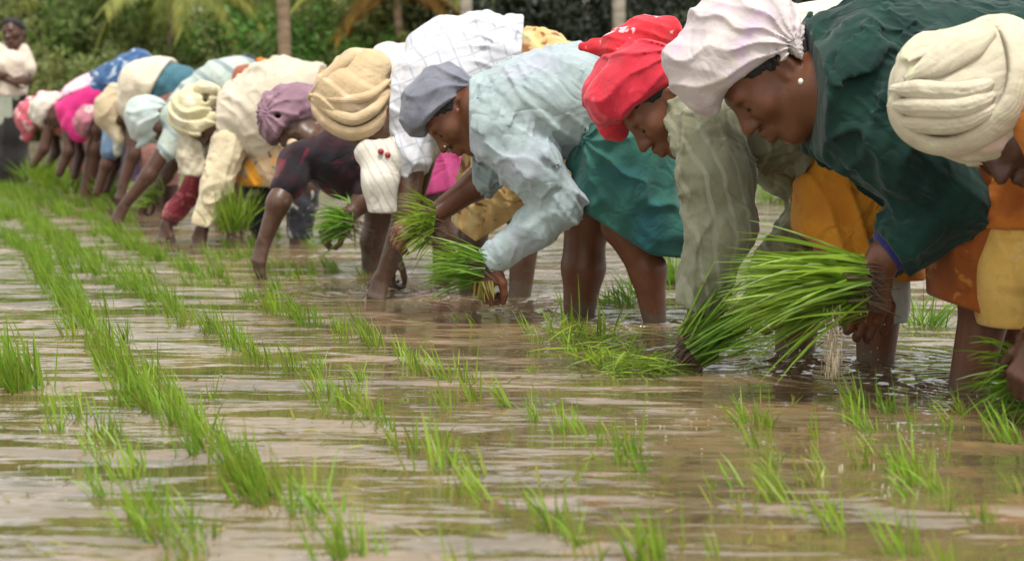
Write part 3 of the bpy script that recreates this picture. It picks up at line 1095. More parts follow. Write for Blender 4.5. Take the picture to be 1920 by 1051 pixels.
C_CREAM = cloth('turban_cream', (0.55, 0.50, 0.38), (0.45, 0.40, 0.29), pattern=[(14, (0.55, 0.6, 0.36), 0.6, 0.72), (10, (0.66, 0.5, 0.45), 0.64, 0.78)], scale=1.2)
p.scarf(0.004, C_CREAM, [(0, 0, .06, .11, .1, .11)], None,
        folds=[fold_long((.85, .2, .55), 0.05, 0.009, 5, 2)],
        extra=[((1775, 158, 0, .106), (1868, 122, 0, .102), 0.05), ((1755, 190, 0, .088), (1850, 190, 0, .106), 0.05)],
        holes=[((1866, 84, -.15, .016), (1850, 150, -.165, .014))], name='turban')
cc = p.pt((1800, 150, 0.02))
for path, npl in (
        ([(1700, 150, -.06, .020), (1674, 196, -.05, .024), (1690, 243, -.055, .026), (1735, 274, -.065, .027), (1795, 278, -.085, .029), (1858, 250, -.115, .032), (1908, 200, -.13, .038), (1925, 130, -.115, .042), (1905, 65, -.075, .042), (1862, 38, -.03, .03)], 5),
        ([(1672, 168, -.04, .016), (1712, 170, -.100, .022), (1785, 176, -.132, .023), (1838, 166, -.138, .02), (1868, 150, -.10, .014)], 3),
        ([(1668, 198, -.04, .016), (1712, 204, -.100, .022), (1785, 207, -.134, .023), (1840, 192, -.142, .02), (1872, 172, -.10, .014)], 3),
        ([(1676, 226, -.04, .016), (1722, 236, -.092, .022), (1790, 237, -.122, .022), (1846, 214, -.134, .018), (1876, 192, -.10, .012)], 3),
        ([(1700, 148, -.07, .016), (1750, 120, -.1, .03), (1812, 84, -.1, .034), (1862, 60, -.08, .02)], 3)):
    ribbon(p, path, cc, max(npl - 1, 1), 0.003, 0.010, C_CREAM, bulge=0.007)
C_ORANGE = cloth('blouse_orange', (0.55, 0.20, 0.03), (0.42, 0.13, 0.02))
p.garment('blouse', 0.008, C_ORANGE, [[(1990, 215, 0, .11, .08), (2120, 195, 0, .13, .09), (2270, 195, 0, .12, .08)]],
          [[(2030, 265, -.17, .075), (2026, 380, -.19, .065)], [(2030, 265, .17, .075), (2020, 380, .17, .065)]], [fold_noise(0.15, 0.006)])
C_YELLOW = cloth('skirt_yellow', (0.62, 0.36, 0.08), (0.52, 0.28, 0.05))
p.garment('skirt', 0.009, C_YELLOW, [[(2380, 240, 0, .16, .09), (2380, 430, 0, .16, .09), (2390, 600, 0, .17, .08)]], [], [fold_dir((1, .3, 0), 0.09, 0.012)],
          [((2200, 640), (2600, 640), (2400, 300))])

# ================================================================== dark green shirt, profile face
p = Person(1850, 3.78, 'planter in a dark green shirt and pale lilac headscarf gripping a large seedling bunch')
p.body(0.0042, S_BROWN, (1443, 137, -.02, 38, 6, 0, 1.2),
       [[(1590, 200, -.16, .05), (1790, 375, -.2, .043), (1660, 480, -.2, .034), (1645, 500, -.2, .031)],
        [(1600, 210, .16, .05), (1760, 380, .12, .043), (1640, 510, -.04, .03)],
        [(1880, 210, -.1, .09), (1858, 470, -.1, .07), (1852, 560, -.1, .06), (1808, 760, -.1, .042)],
        [(1900, 210, .1, .09), (1900, 470, .1, .07), (1905, 560, .1, .058), (1895, 740, .1, .042)]],
       [(1530, 165, 0, .085, .06), (1630, 165, 0, .115, .085), (1760, 150, 0, .1, .07), (1890, 160, 0, .12, .08)],
       [dict(w=(1648, 492, -.2), D=(-.22, -.05, -.97), N=(.15, -.95, .2), thumb=1, curl=(38, 55, 35), z=1.12),
        dict(w=(1640, 515, -.04), D=(-.35, -.3, -.9), N=(.1, -.8, .5), thumb=-1, curl=(35, 45, 30), z=1.1)])
p.hair(0.0035, M_HAIR, lo=(0.0, -0.002), n=(-0.6, 0.8), grow=0.006)
face_bits(p, True, M_WHITE)
C_LILAC = cloth('scarf_lilac', (0.56, 0.50, 0.47), (0.47, 0.40, 0.42), pattern=[(9, (0.50, 0.38, 0.48), 0.6, 0.72), (12, (0.68, 0.62, 0.48), 0.6, 0.75)])
p.scarf(0.0038, C_LILAC, [(-0.01, 0, .06, .115, .105, .105), (.05, 0, .09, .085, .09, .07), (-.05, 0, .075, .085, .095, .08)],
        ((0.0, 0.026), (-0.25, 0.96)),
        folds=[fold_rad(p.pt((1490, 85, -.1)), (0.05, -1, 0.05), 17, 0.009, 0.5, 1), fold_dir((.5, .2, .9), 0.045, 0.004, 0.8, 5)],
        extra=[((1355, 50, 0, .07), (1430, 25, 0, .06), .04), ((1300, 100, 0, .05), (1340, 60, 0, .07), .04),
               ((1282, 120, -.03, .05), (1318, 182, -.03, .04), .05),
               ((1440, 45, -.06, .045), (1478, 66, -.09, .035), .02), ((1478, 66, -.1, .03), (1494, 92, -.11, .016), .01),
               ((1462, 76, -.135, .017), (1470, 108, -.135, .010), .005), ((1446, 80, -.14, .015), (1447, 104, -.138, .009), .005),
               ((1482, 72, -.12, .016), (1499, 104, -.12, .009), .005), ((1430, 82, -.135, .014), (1432, 98, -.135, .008), .005)])
C_GREEN = cloth('shirt_dark_green', (0.009, 0.042, 0.031), (0.005, 0.019, 0.018), var=0.4, scale=0.8, crumple=0.4)
p.garment('shirt', 0.0048, C_GREEN, [[(1545, 165, 0, .115, .06), (1640, 170, 0, .185, .085), (1770, 150, 0, .17, .08), (1900, 140, 0, .165, .09)]],
          [[(1590, 200, -.15, .125), (1700, 290, -.2, .1), (1795, 378, -.2, .078), (1720, 430, -.2, .07), (1655, 482, -.2, .055)],
           [(1590, 215, .15, .12), (1765, 385, .12, .078), (1650, 495, -.02, .05)],
           [(1525, 110, -.05, .05), (1530, 215, -.08, .05)]],
          [fold_long((.6, .1, .8), 0.10, 0.019, 5, 1), fold_rad(p.pt((1690, 60, -.2)), TOCAM, 7, 0.008, 0.6, 3), fold_long((.8, .1, -.5), 0.036, 0.006, 4, 5)],
          [((1502, 40), (1512, 260), (1700, 150)), ((1628, 455), (1668, 512), (1800, 300))])
C_CUFF = cloth('cuff_blue', (0.03, 0.03, 0.16))
p.garment('cuff', 0.004, C_CUFF, [], [[(1668, 470, -.2, .05), (1650, 488, -.2, .046)]], [], [((1622, 462), (1662, 519), (1800, 300))])
C_RUST = cloth('skirt_rust', (0.36, 0.10, 0.02), (0.24, 0.065, 0.015), pattern=[(7, (0.14, 0.05, 0.02), 0.56, 0.72), (30, (0.46, 0.18, 0.04), 0.62, 0.7)], crumple=0.45)
p.garment('skirt', 0.006, C_RUST, [[(1890, 190, 0, .16, .1), (1885, 330, 0, .155, .1), (1850, 470, 0, .11, .11), (1828, 575, 0, .085, .11), (1826, 640, 0, .08, .11)]],
          [], [fold_dir((1, .25, .15), 0.06, 0.013, 0.5, 2), fold_noise(0.09, 0.006, 1)], [((1760, 598), (1850, 588), (1850, 400)), ((1845, 586), (1960, 625), (1850, 400))])
C_YEL2 = cloth('wrap_yellow', (0.74, 0.47, 0.13), (0.62, 0.36, 0.07), pattern=[(20, (0.72, 0.50, 0.18), 0.58, 0.7), (6, (0.36, 0.20, 0.06), 0.62, 0.78)], crumple=0.45)
p.garment('wrap_cloth', 0.0055, C_YEL2, [[(1935, 400, -.05, .115, .13), (1930, 500, -.06, .112, .13), (1925, 620, -.06, .105, .13)]], [],
          [fold_dir((1, .2, .1), 0.055, 0.010, 0.5, 4)], [((1840, 588), (1960, 582), (1900, 450)), ((1800, 412), (1990, 408), (1900, 500))])
C_SASH = cloth('sash_orange', (0.60, 0.20, 0.03), (0.45, 0.13, 0.02), pattern=[(9, (0.32, 0.09, 0.02), 0.6, 0.75)], crumple=0.45)
p.garment('sash', 0.006, C_SASH, [[(1925, 330, -.04, .12, .15), (1928, 400, -.05, .125, .15)]], [], [fold_dir((.2, .1, 1), 0.045, 0.008, 0.5, 3)],
          [((1840, 414), (1990, 411), (1900, 300))])

# ================================================================== red headscarf
p = Person(1570, 4.22, 'planter in a red headscarf and khaki shirt with an orange skirt')
p.body(0.0045, S_BROWN, (1238, 192, -.1, 38, 10, 0, 1.05),
       [[(1325, 235, -.2, .048), (1352, 420, -.24, .042), (1308, 600, -.24, .03)],
        [(1400, 270, .14, .048), (1535, 385, .1, .042), (1440, 520, 0, .03)],
        [(1630, 170, -.11, .09), (1668, 430, -.13, .072), (1650, 540, -.13, .062), (1640, 690, -.13, .046)],
        [(1610, 170, .1, .09), (1530, 430, .06, .072), (1498, 560, .06, .062), (1488, 680, .06, .05)]],
       [(1300, 205, -.05, .08, .06), (1390, 190, 0, .11, .085), (1500, 150, 0, .1, .07), (1620, 130, 0, .12, .08)],
       [dict(w=(1306, 606, -.24), D=(-.25, -.05, -.95), N=(-.75, -.6, .1), thumb=1, curl=(22, 30, 20)),
        dict(w=(1436, 524, 0), D=(-.5, -.1, -.8), N=(-.5, -.5, .4), thumb=-1, curl=(40, 50, 30))])
p.hair(0.004, M_HAIR, lo=(0.0, 0.006), n=(-0.5, 0.87), grow=0.005)
face_bits(p, True, M_GOLD)
C_RED = cloth('scarf_red', (0.56, 0.028, 0.05), (0.42, 0.018, 0.035), pattern=[(13, (0.62, 0.10, 0.14), 0.62, 0.75)])
p.scarf(0.0042, C_RED, [(-0.01, 0, .06, .115, .1, .1), (.055, 0, .09, .09, .088, .075)], ((0.0, 0.022), (-0.32, 0.95)),
        folds=[fold_rad(p.pt((1262, 100, -.05)), (0.05, -1, 0.05), 15, 0.009, 0.4, 2), fold_noise(0.06, 0.003, 1)],
        extra=[((1135, 165, 0, .055), (1180, 115, 0, .065), .04), ((1128, 180, 0, .05), (1152, 232, 0, .045), .03), ((1152, 232, 0, .045), (1164, 252, 0, .02), .02)])
C_RED2 = cloth('scarf_red_print', (0.60, 0.03, 0.045), (0.48, 0.02, 0.03), pattern=[(26, (0.72, 0.45, 0.5), 0.6, 0.66)])
p.scarf(0.0045, C_RED2, [], None, name='scarf_knot',
        folds=[fold_dir((.3, .3, 1), 0.035, 0.007, 0.6, 3), fold_noise(0.05, 0.004, 6)],
        extra=[((1165, 95, 0, .05), (1210, 75, 0, .055), .03), ((1210, 72, 0, .05), (1250, 62, .02, .038), .02), ((1250, 62, .02, .038), (1258, 84, .02, .026), .02),
               ((1150, 88, .02, .03), (1092, 86, .04, .012), .02), ((1155, 80, .0, .03), (1200, 50, .02, .026), .02), ((1200, 50, .02, .024), (1255, 50, .03, .022), .02)])
C_KHAKI = cloth('shirt_khaki', (0.25, 0.25, 0.165), (0.17, 0.175, 0.11), stripes=((0.9, 0.3, 0.2), 0.04, (0.275, 0.275, 0.195), 0.3), scale=0.8)
C_PALE = cloth('shirt_pale_back', (0.62, 0.60, 0.50), (0.5, 0.49, 0.38), stripes=((0.2, 0.9, 0.4), 0.05, (0.42, 0.41, 0.33), 0.3))
p.garment('shirt', 0.0048, C_KHAKI, [[(1312, 215, -.04, .1, .06), (1395, 200, 0, .145, .085), (1490, 200, 0, .145, .08), (1560, 180, 0, .155, .09)]],
          [[(1325, 240, -.19, .088), (1345, 330, -.24, .088), (1352, 425, -.24, .082), (1325, 520, -.24, .06), (1312, 570, -.24, .05)],
           [(1400, 270, .14, .08), (1545, 365, .1, .062), (1510, 420, .06, .055), (1450, 505, 0, .05)]],
          [fold_long((.8, .2, .45), 0.075, 0.013, 5, 1), fold_long((.2, .2, 1), 0.08, 0.011, 5, 4), fold_long((.7, .3, -.5), 0.034, 0.005, 4, 6)],
          [((1270, 556), (1350, 590), (1350, 300))])
p.garment('back_panel', 0.0065, C_PALE, [[(1410, 165, 0, .135, .08), (1520, 130, 0, .15, .09), (1640, 108, 0, .165, .1)]], [], [fold_dir((1, .3, .3), 0.12, 0.008, 0.8, 3)],
          [((1400, 205), (1650, 170), (1500, 0))])
C_ORG2 = cloth('skirt_orange', (0.80, 0.34, 0.035), (0.70, 0.26, 0.025), pattern=[(7, (0.78, 0.42, 0.09), 0.52, 0.72), (5, (0.55, 0.18, 0.02), 0.62, 0.78)], crumple=0.45)
p.garment('skirt', 0.006, C_ORG2, [[(1635, 170, 0, .15, .1), (1625, 320, 0, .15, .11), (1600, 420, 0, .135, .11), (1640, 520, -.02, .13, .1)]],
          [[(1500, 330, .1, .05), (1540, 420, .08, .07)]], [fold_dir((1, .3, .35), 0.06, 0.013, 0.5, 2), fold_noise(0.1, 0.005, 1)],
          [((1480, 430), (1600, 505), (1600, 300)), ((1590, 505), (1780, 520), (1600, 300))])
C_PINKT = cloth('hem_pink', (0.62, 0.06, 0.16), (0.5, 0.04, 0.12))
p.garment('hem_trim', 0.005, C_PINKT, [], [[(1490, 345, .08, .022), (1520, 400, .05, .026)]], [fold_noise(0.04, 0.004)])
p.garment('hem_trim', 0.005, C_PINKT, [], [[(1548, 462, -.08, .032), (1600, 468, -.12, .028)]], [fold_noise(0.04, 0.004)])
C_PETTI = cloth('petticoat_grey', (0.48, 0.50, 0.44), (0.36, 0.38, 0.33))
p.garment('petticoat', 0.005, C_PETTI, [], [[(1655, 420, -.13, .085), (1648, 560, -.13, .072), (1648, 610, -.13, .07)]], [fold_dir((1, .3, 0), 0.04, 0.004)],
          [((1590, 588), (1700, 592), (1650, 500))])

# ================================================================== light blue shirt, green skirt
p = Person(1160, 5.0, 'planter in a light blue shirt and green skirt with a grey blue head wrap')
p.body(0.0048, S_BROWN, (853, 208, 0, 33, 10, 0, 1.05),
       [[(950, 240, -.17, .05), (1045, 385, -.2, .042), (930, 482, -.16, .03)],
        [(950, 280, .15, .05), (895, 345, .1, .045), (800, 412, .02, .031)],
        [(1165, 215, .1, .09), (1105, 400, .08, .082), (1096, 455, .08, .060), (1094, 500, .08, .066), (1084, 610, .08, .046)],
        [(1180, 220, -.1, .09), (1172, 420, -.12, .07), (1192, 462, -.12, .052), (1214, 505, -.12, .054), (1230, 620, -.12, .032)]],
       [(905, 200, 0, .08, .06), (985, 200, 0, .11, .085), (1080, 180, 0, .1, .07), (1165, 190, 0, .12, .08)],
       [dict(w=(926, 486, -.16), D=(-.45, -.1, -.88), N=(-.55, -.75, .25), thumb=-1, curl=(48, 62, 40), z=1.05),
        dict(w=(798, 413, .02), D=(-.88, -.2, -.4), N=(-.2, -.75, .6), thumb=1, curl=(45, 60, 40))])
p.hair(0.004, M_HAIR, lo=(0.0, -0.004), n=(-0.55, 0.83), grow=0.006)
face_bits(p, True)
ball('nose_stud', p.L(.108, .024, -.034), .005, M_GOLD, p.root, p.base)
C_GREYB = cloth('wrap_greyblue', (0.20, 0.20, 0.24), (0.13, 0.14, 0.17), pattern=[(8, (0.10, 0.09, 0.20), 0.55, 0.68)])
p.scarf(0.0045, C_GREYB, [(-0.01, 0, .055, .108, .095, .092), (.05, 0, .07, .085, .085, .07)], ((0.0, 0.026), (-0.30, 0.95)),
        folds=[fold_rad(p.pt((895, 160, -.05)), (0.05, -1, 0.05), 14, 0.008, 0.5, 2), fold_noise(0.06, 0.003, 1)],
        extra=[((790, 185, 0, .05), (830, 160, 0, .05), .04), ((776, 205, 0, .03), (790, 245, 0, .024), .03), ((858, 150, -.04, .035), (886, 162, -.06, .024), .02)])
C_LBLUE = cloth('shirt_light_blue', (0.34, 0.415, 0.41), (0.27, 0.335, 0.35), pattern=[(5, (0.36, 0.39, 0.44), 0.5, 0.7)], scale=0.8, crumple=0.42)
p.garment('shirt', 0.0046, C_LBLUE, [[(915, 215, 0, .1, .06), (985, 210, 0, .145, .085), (1070, 185, 0, .135, .08), (1120, 180, 0, .135, .09)]],
          [[(938, 245, -.15, .098), (1000, 312, -.2, .085), (1050, 385, -.2, .066), (1000, 428, -.19, .058), (930, 482, -.16, .046)],
           [(945, 275, .14, .09), (910, 325, .1, .07)]],
          [fold_long((.5, .1, .85), 0.085, 0.012, 5, 1), fold_long((.75, .1, -.65), 0.07, 0.011, 5, 4), fold_long((.2, .3, .9), 0.034, 0.005, 4, 6)],
          [((903, 452), (948, 520), (1000, 400)), ((880, 120), (884, 310), (1000, 250))])
p.garment('cuff', 0.004, C_LBLUE, [], [[(948, 468, -.165, .052), (922, 488, -.155, .05)]], [fold_noise(0.03, 0.0015)], [((895, 458), (940, 528), (1000, 400)), ((925, 440), (968, 505), (880, 520))])
p.garment('collar', 0.0045, C_LBLUE, [[(900, 205, -.01, .088, .045), (912, 205, -.01, .092, .05)]], [], [fold_noise(0.04, 0.003)], [((892, 100), (886, 300), (1000, 200)), ((915, 100), (909, 300), (880, 200))])
C_SHIRTTAIL = cloth('shirt_tail_striped', (0.50, 0.54, 0.45), (0.4, 0.44, 0.36), stripes=((1, .2, .3), 0.05, (0.30, 0.33, 0.31), 0.4))
p.garment('shirt_tail', 0.006, C_SHIRTTAIL, [[(1085, 190, 0, .142, .085), (1140, 195, 0, .15, .09)]], [], [fold_dir((1, .2, .3), 0.05, 0.008, 0.5, 2)],
          [((1058, 90), (1080, 330), (1150, 200)), ((1150, 90), (1125, 330), (1080, 200))])
C_TEAL = cloth('skirt_green', (0.035, 0.135, 0.105), (0.02, 0.085, 0.075), pattern=[(3.2, (0.02, 0.10, 0.14), 0.5, 0.7)], var=0.4)
p.garment('skirt', 0.006, C_TEAL, [[(1160, 200, 0, .145, .1), (1180, 290, 0, .155, .11), (1195, 380, 0, .14, .11), (1235, 440, -.02, .115, .1), (1245, 520, -.02, .1, .1)]],
          [[(1105, 300, -.1, .07), (1120, 350, -.14, .075), (1150, 440, -.14, .07)], [(1275, 300, -.02, .06), (1285, 430, -.05, .06), (1280, 500, -.05, .06)]],
          [fold_rad(p.pt((1090, 260, -.15)), TOCAM, 9, 0.014, 0.4, 2), fold_dir((.9, .3, -.4), 0.11, 0.012, 0.6, 3), fold_noise(0.1, 0.005, 1)],
          [((1060, 372), (1215, 470), (1200, 300)), ((1210, 466), (1310, 478), (1200, 300))])

# ================================================================== tan turban, white checked shirt
p = Person(960, 5.7, 'planter in a large tan turban and white checked shirt over a patterned skirt')
p.body(0.006, S_MUD, (700, 226, -.1, 38, 38, 0, 1.1),
       [[(775, 275, -.2, .05), (762, 395, -.24, .042), (722, 512, -.2, .03)],
        [(800, 268, .14, .05), (772, 380, .1, .042), (742, 468, .05, .03)],
        [(1000, 150, -.11, .085), (970, 360, -.13, .066), (985, 440, -.13, .052), (972, 580, -.13, .036)],
        [(1000, 150, .1, .085), (900, 380, .06, .06), (885, 450, .06, .05), (880, 560, .06, .036)]],
       [(745, 225, -.06, .08, .06), (830, 180, 0, .11, .085), (910, 140, 0, .1, .07), (1000, 140, 0, .12, .08)],
       [dict(w=(720, 512, -.2), D=(-.35, -.1, -.93), N=(-.6, -.75, .1), thumb=1, curl=(14, 20, 15)),
        dict(w=(742, 468, .05), D=(-.4, -.1, -.9), N=(-.5, -.5, .4), thumb=-1, curl=(40, 50, 30))])
p.hair(0.006, M_HAIR)
face_bits(p, True)
C_TAN = cloth('turban_tan', (0.56, 0.43, 0.26), (0.46, 0.33, 0.19), pattern=[(10, (0.64, 0.49, 0.33), 0.55, 0.72)])
p.scarf(0.0048, C_TAN, [(-.01, 0, .08, .12, .12, .11)], None,
        folds=[fold_layers((.5, -.1, .85), 0.075, 0.008, 0.4, 2, 0.0012)],
        extra=[((648, 178, -.1, .118), (668, 156, -.08, .106), .04), ((680, 135, -.08, .068), (702, 128, -.08, .058), .04), ((662, 124, -.08, .05), (700, 124, -.08, .035), .04),
               ((690, 200, -.15, .05), (715, 190, -.13, .045), .03)], name='turban')
cc = p.pt((655, 175, -.06))
for path, npl in (
        ([(592, 175, -.12, .02), (592, 208, -.15, .026), (622, 240, -.19, .03), (664, 254, -.215, .03), (708, 236, -.2, .03), (734, 196, -.14, .026), (728, 160, -.1, .02)], 4),
        ([(588, 185, -.14, .016), (620, 212, -.2, .022), (664, 226, -.232, .024), (706, 204, -.215, .022), (730, 172, -.14, .016)], 3),
        ([(584, 178, -.13, .014), (632, 188, -.215, .02), (690, 182, -.215, .02), (730, 152, -.13, .014)], 3),
        ([(580, 186, -.1, .014), (606, 150, -.165, .022), (648, 112, -.155, .024), (684, 100, -.1, .016)], 3)):
    ribbon(p, path, cc, npl, 0.003, 0.007, C_TAN)
C_CHECK = cloth('shirt_white_check', (0.58, 0.58, 0.60), (0.51, 0.51, 0.54), stripes=((.94, .1, .34), 0.055, (0.40, 0.41, 0.46), 0.16, (-.34, .1, .94)), scale=0.8)
p.garment('shirt', 0.006, C_CHECK, [[(765, 205, -.05, .12, .06), (835, 172, 0, .175, .085), (915, 140, 0, .185, .08), (985, 140, 0, .17, .09)]],
          [[(790, 85, -.02, .055), (830, 60, -.0, .06)],
           [(778, 255, -.18, .075), (770, 296, -.21, .062), (766, 310, -.22, .056)]],
          [fold_long((.6, .2, .8), 0.10, 0.014, 5, 1), fold_long((.9, .1, -.3), 0.09, 0.010, 5, 4)],
          [((742, 80), (735, 330), (900, 150)), ((985, 0), (960, 330), (800, 200)), ((660, 352), (790, 402), (800, 200))])
C_STRIPE = cloth('shirt_front_striped', (0.62, 0.58, 0.50), (0.52, 0.48, 0.40), stripes=((.9, .1, .5), 0.03, (0.46, 0.43, 0.37), 0.35))
p.garment('shirt_front', 0.0055, C_STRIPE, [], [[(690, 285, -.2, .045), (738, 300, -.2, .07), (775, 280, -.15, .075), (810, 250, -.1, .07)], [(690, 290, -.22, .03), (712, 345, -.26, .058), (718, 395, -.27, .05)]],
          [fold_dir((1, .2, .2), 0.04, 0.008, 0.5, 2)], [((670, 388), (770, 392), (720, 300))])
for (bx, by) in ((714, 284), (727, 291)):
    ball('bead', p.pt((bx, by, -.272)), .0105, plain('red_bead', (0.3, 0.02, 0.03), 0.4), p.root, p.base)
C_PATT = cloth('skirt_patterned', (0.60, 0.42, 0.18), (0.48, 0.30, 0.11), pattern=[(16, (0.20, 0.08, 0.03), 0.58, 0.66), (9, (0.68, 0.56, 0.28), 0.55, 0.7)])
p.garment('skirt', 0.0065, C_PATT, [[(1005, 140, 0, .165, .09), (985, 250, 0, .15, .1), (935, 350, 0, .13, .11), (900, 420, 0, .1, .1)]], [],
          [fold_dir((.8, .3, .5), 0.06, 0.014, 0.7, 2), fold_noise(0.08, 0.007, 1)], [((830, 400), (900, 450), (960, 250)), ((890, 448), (1000, 380), (960, 250))])

# ================================================================== mauve headscarf, dark blouse
p = Person(790, 6.5, 'planter in a mauve headscarf and dark blouse facing half toward the camera')
p.body(0.006, S_MUD, (565, 238, -.1, 32, 48, 10, 1.1),
       [[(558, 305, -.22, .05), (522, 380, -.3, .043), (497, 448, -.3, .03)],
        [(680, 325, -.12, .05), (682, 375, -.2, .043), (650, 408, -.25, .03)],
        [(805, 210, -.1, .085), (830, 370, -.12, .066), (835, 440, -.12, .052), (830, 500, -.12, .04)],
        [(790, 210, .1, .085), (715, 390, .02, .062), (700, 450, .02, .05), (696, 530, .02, .038)]],
       [(612, 280, -.1, .085, .06), (650, 285, -.03, .12, .07), (720, 240, .1, .11, .08), (800, 200, .1, .12, .08)],
       [dict(w=(496, 450, -.3), D=(-.3, -.1, -.93), N=(-.7, -.65, .1), thumb=1, curl=(20, 25, 15)),
        dict(w=(648, 408, -.25), D=(-.75, -.2, -.5), N=(-.2, -.8, .5), thumb=-1, curl=(40, 55, 35))])
face_bits(p, True)
C_MAUVE = cloth('scarf_mauve', (0.27, 0.16, 0.20), (0.19, 0.105, 0.14), pattern=[(12, (0.36, 0.24, 0.28), 0.55, 0.7)])
p.scarf(0.0055, C_MAUVE, [(0, 0, .055, .118, .11, .105)], ((0.0, 0.022), (-0.35, 0.94)),
        folds=[fold_rad(p.pt((508, 215, -.12)), (-0.3, -1, 0.1), 13, 0.010, 0.5, 2), fold_noise(0.06, 0.004, 1)],
        extra=[((530, 205, -.1, .085), (560, 205, -.08, .1), .05), ((510, 200, -.1, .045), (514, 234, -.12, .045), .03), ((540, 185, -.08, .05), (580, 180, -.06, .05), .03)],
        holes=[((521, 216, -.22, .011), (524, 226, -.17, .011))])
C_BAND = cloth('band_cream', (0.55, 0.42, 0.27))
p.scarf(0.005, C_BAND, [], None, extra=[((548, 270, -.2, .022), (570, 284, -.235, .026), .01), ((570, 284, -.235, .026), (592, 284, -.235, .022), .01)], name='forehead_band')
C_BLACK = cloth('blouse_black', (0.016, 0.016, 0.020), (0.04, 0.010, 0.016), pattern=[(14, (0.14, 0.015, 0.03), 0.6, 0.68)])
p.garment('blouse', 0.0065, C_BLACK, [[(615, 290, -.1, .1, .07), (650, 300, -.03, .135, .08), (720, 250, .1, .14, .09), (760, 220, .1, .14, .09)]],
          [[(560, 300, -.21, .075), (540, 345, -.26, .066)], [(680, 322, -.12, .07), (684, 360, -.18, .06)]], [fold_noise(0.1, 0.006)])
C_WHITEP = cloth('shawl_pinkish', (0.68, 0.58, 0.56), (0.58, 0.48, 0.46))
p.garment('shawl', 0.0075, C_WHITEP, [[(690, 190, .1, .13, .08), (740, 165, .12, .16, .09), (800, 160, .14, .16, .09)]], [], [fold_noise(0.12, 0.01)], [((640, 250), (830, 240), (740, 120))])
C_HOTP = cloth('skirt_hot_pink', (0.58, 0.08, 0.25), (0.42, 0.045, 0.17))
p.garment('skirt', 0.0065, C_HOTP, [[(795, 200, .08, .16, .09), (805, 290, .04, .125, .1), (808, 350, .02, .105, .1), (812, 420, .0, .1, .1)]], [], [fold_dir((1, .3, .2), 0.07, 0.012, 0.5, 2)],
          [((740, 372), (860, 352), (800, 200))])

# ================================================================== pale yellow turban, cream shirt
p = Person(540, 8.0, 'planter in a pale yellow turban and loose cream shirt with a maroon left sleeve')
p.body(0.007, S_DARK, (390, 224, -.1, 20, 32, 0, 1.1),
       [[(428, 275, -.2, .05), (402, 350, -.26, .042), (380, 424, -.28, .03)],
        [(440, 290, .14, .05), (368, 350, .05, .045), (314, 418, .0, .032)],
        [(590, 190, -.1, .09), (570, 350, -.12, .07), (562, 400, -.12, .055), (560, 480, -.12, .045)],
        [(580, 190, .1, .09), (490, 350, .1, .065), (486, 400, .1, .055), (492, 470, .1, .045)]],
       [(425, 230, -.06, .085, .06), (470, 220, 0, .12, .085), (530, 190, 0, .11, .07), (590, 180, 0, .12, .08)],
       [dict(w=(380, 426, -.28), D=(-.25, -.1, -.93), N=(-.6, -.75, .1), thumb=1, curl=(30, 40, 25), z=1.15),
        dict(w=(314, 418, 0), D=(-.35, -.1, -.9), N=(-.5, -.5, .4), thumb=-1, curl=(20, 30, 20), z=1.1)])
C_PYEL = cloth('turban_pale_yellow', (0.62, 0.57, 0.36), (0.5, 0.45, 0.27), pattern=[(11, (0.68, 0.62, 0.5), 0.55, 0.7)])
p.scarf(0.006, C_PYEL, [(0, 0, .06, .115, .11, .11)], ((0.02, 0.03), (-0.2, 0.97)),
        folds=[fold_layers((.3, -.2, 1), 0.06, 0.014, 0.45, 2, 0.002)],
        extra=[((362, 208, -.1, .112), (382, 192, -.08, .105), .05), ((338, 228, -.14, .035), (368, 242, -.2, .03), .02), ((368, 242, -.2, .03), (400, 222, -.19, .03), .02),
               ((374, 168, -.16, .03), (396, 168, -.16, .028), .02)],
        holes=[((385, 184, -.24, .022), (386, 184, -.14, .018))], name='turban')
C_CREAMS = cloth('shirt_cream', (0.56, 0.49, 0.385), (0.47, 0.41, 0.315), scale=0.7)
p.garment('shirt', 0.007, C_CREAMS, [[(440, 225, -.05, .12, .07), (485, 222, 0, .21, .09), (540, 195, 0, .2, .09), (595, 180, 0, .16, .09)]], [],
          [fold_rad(p.pt((405, 185, -.2)), TOCAM, 7, 0.008, 0.8, 2), fold_long((.7, .1, -.7), 0.12, 0.018, 5, 1)],
          [((418, 150), (425, 330), (500, 220)), ((612, 80), (590, 300), (500, 220))])
C_SLV = cloth('sleeve_cream', (0.64, 0.55, 0.38), (0.54, 0.45, 0.29))
p.garment('sleeve', 0.0065, C_SLV, [], [[(430, 270, -.2, .085), (403, 350, -.26, .066), (384, 412, -.28, .055)]], [fold_long((.9, .2, .3), 0.06, 0.012, 5, 3), fold_long((.3, .2, .9), 0.06, 0.010, 5, 5)],
          [((350, 408), (410, 418), (410, 300))])
C_MAR = cloth('sleeve_maroon', (0.22, 0.028, 0.04), (0.14, 0.02, 0.028), pattern=[(20, (0.36, 0.10, 0.10), 0.54, 0.64)])
p.garment('sleeve', 0.0065, C_MAR, [], [[(430, 285, .14, .065), (370, 346, .05, .066), (332, 392, .0, .05), (322, 404, 0, .044)]], [fold_long((.8, .2, .5), 0.05, 0.010, 4, 3)], label='maroon patterned sleeve')
C_SHAWL = cloth('shawl_cream', (0.54, 0.48, 0.36), (0.44, 0.39, 0.28))
p.garment('shawl', 0.006, C_SHAWL, [], [[(352, 250, -.12, .05), (360, 290, -.12, .07), (366, 322, -.12, .075), (370, 345, -.1, .07)]], [fold_dir((1, .2, .1), 0.05, 0.012, 0.5, 2), fold_noise(0.05, 0.006)],
          [((320, 322), (400, 330), (360, 280))])
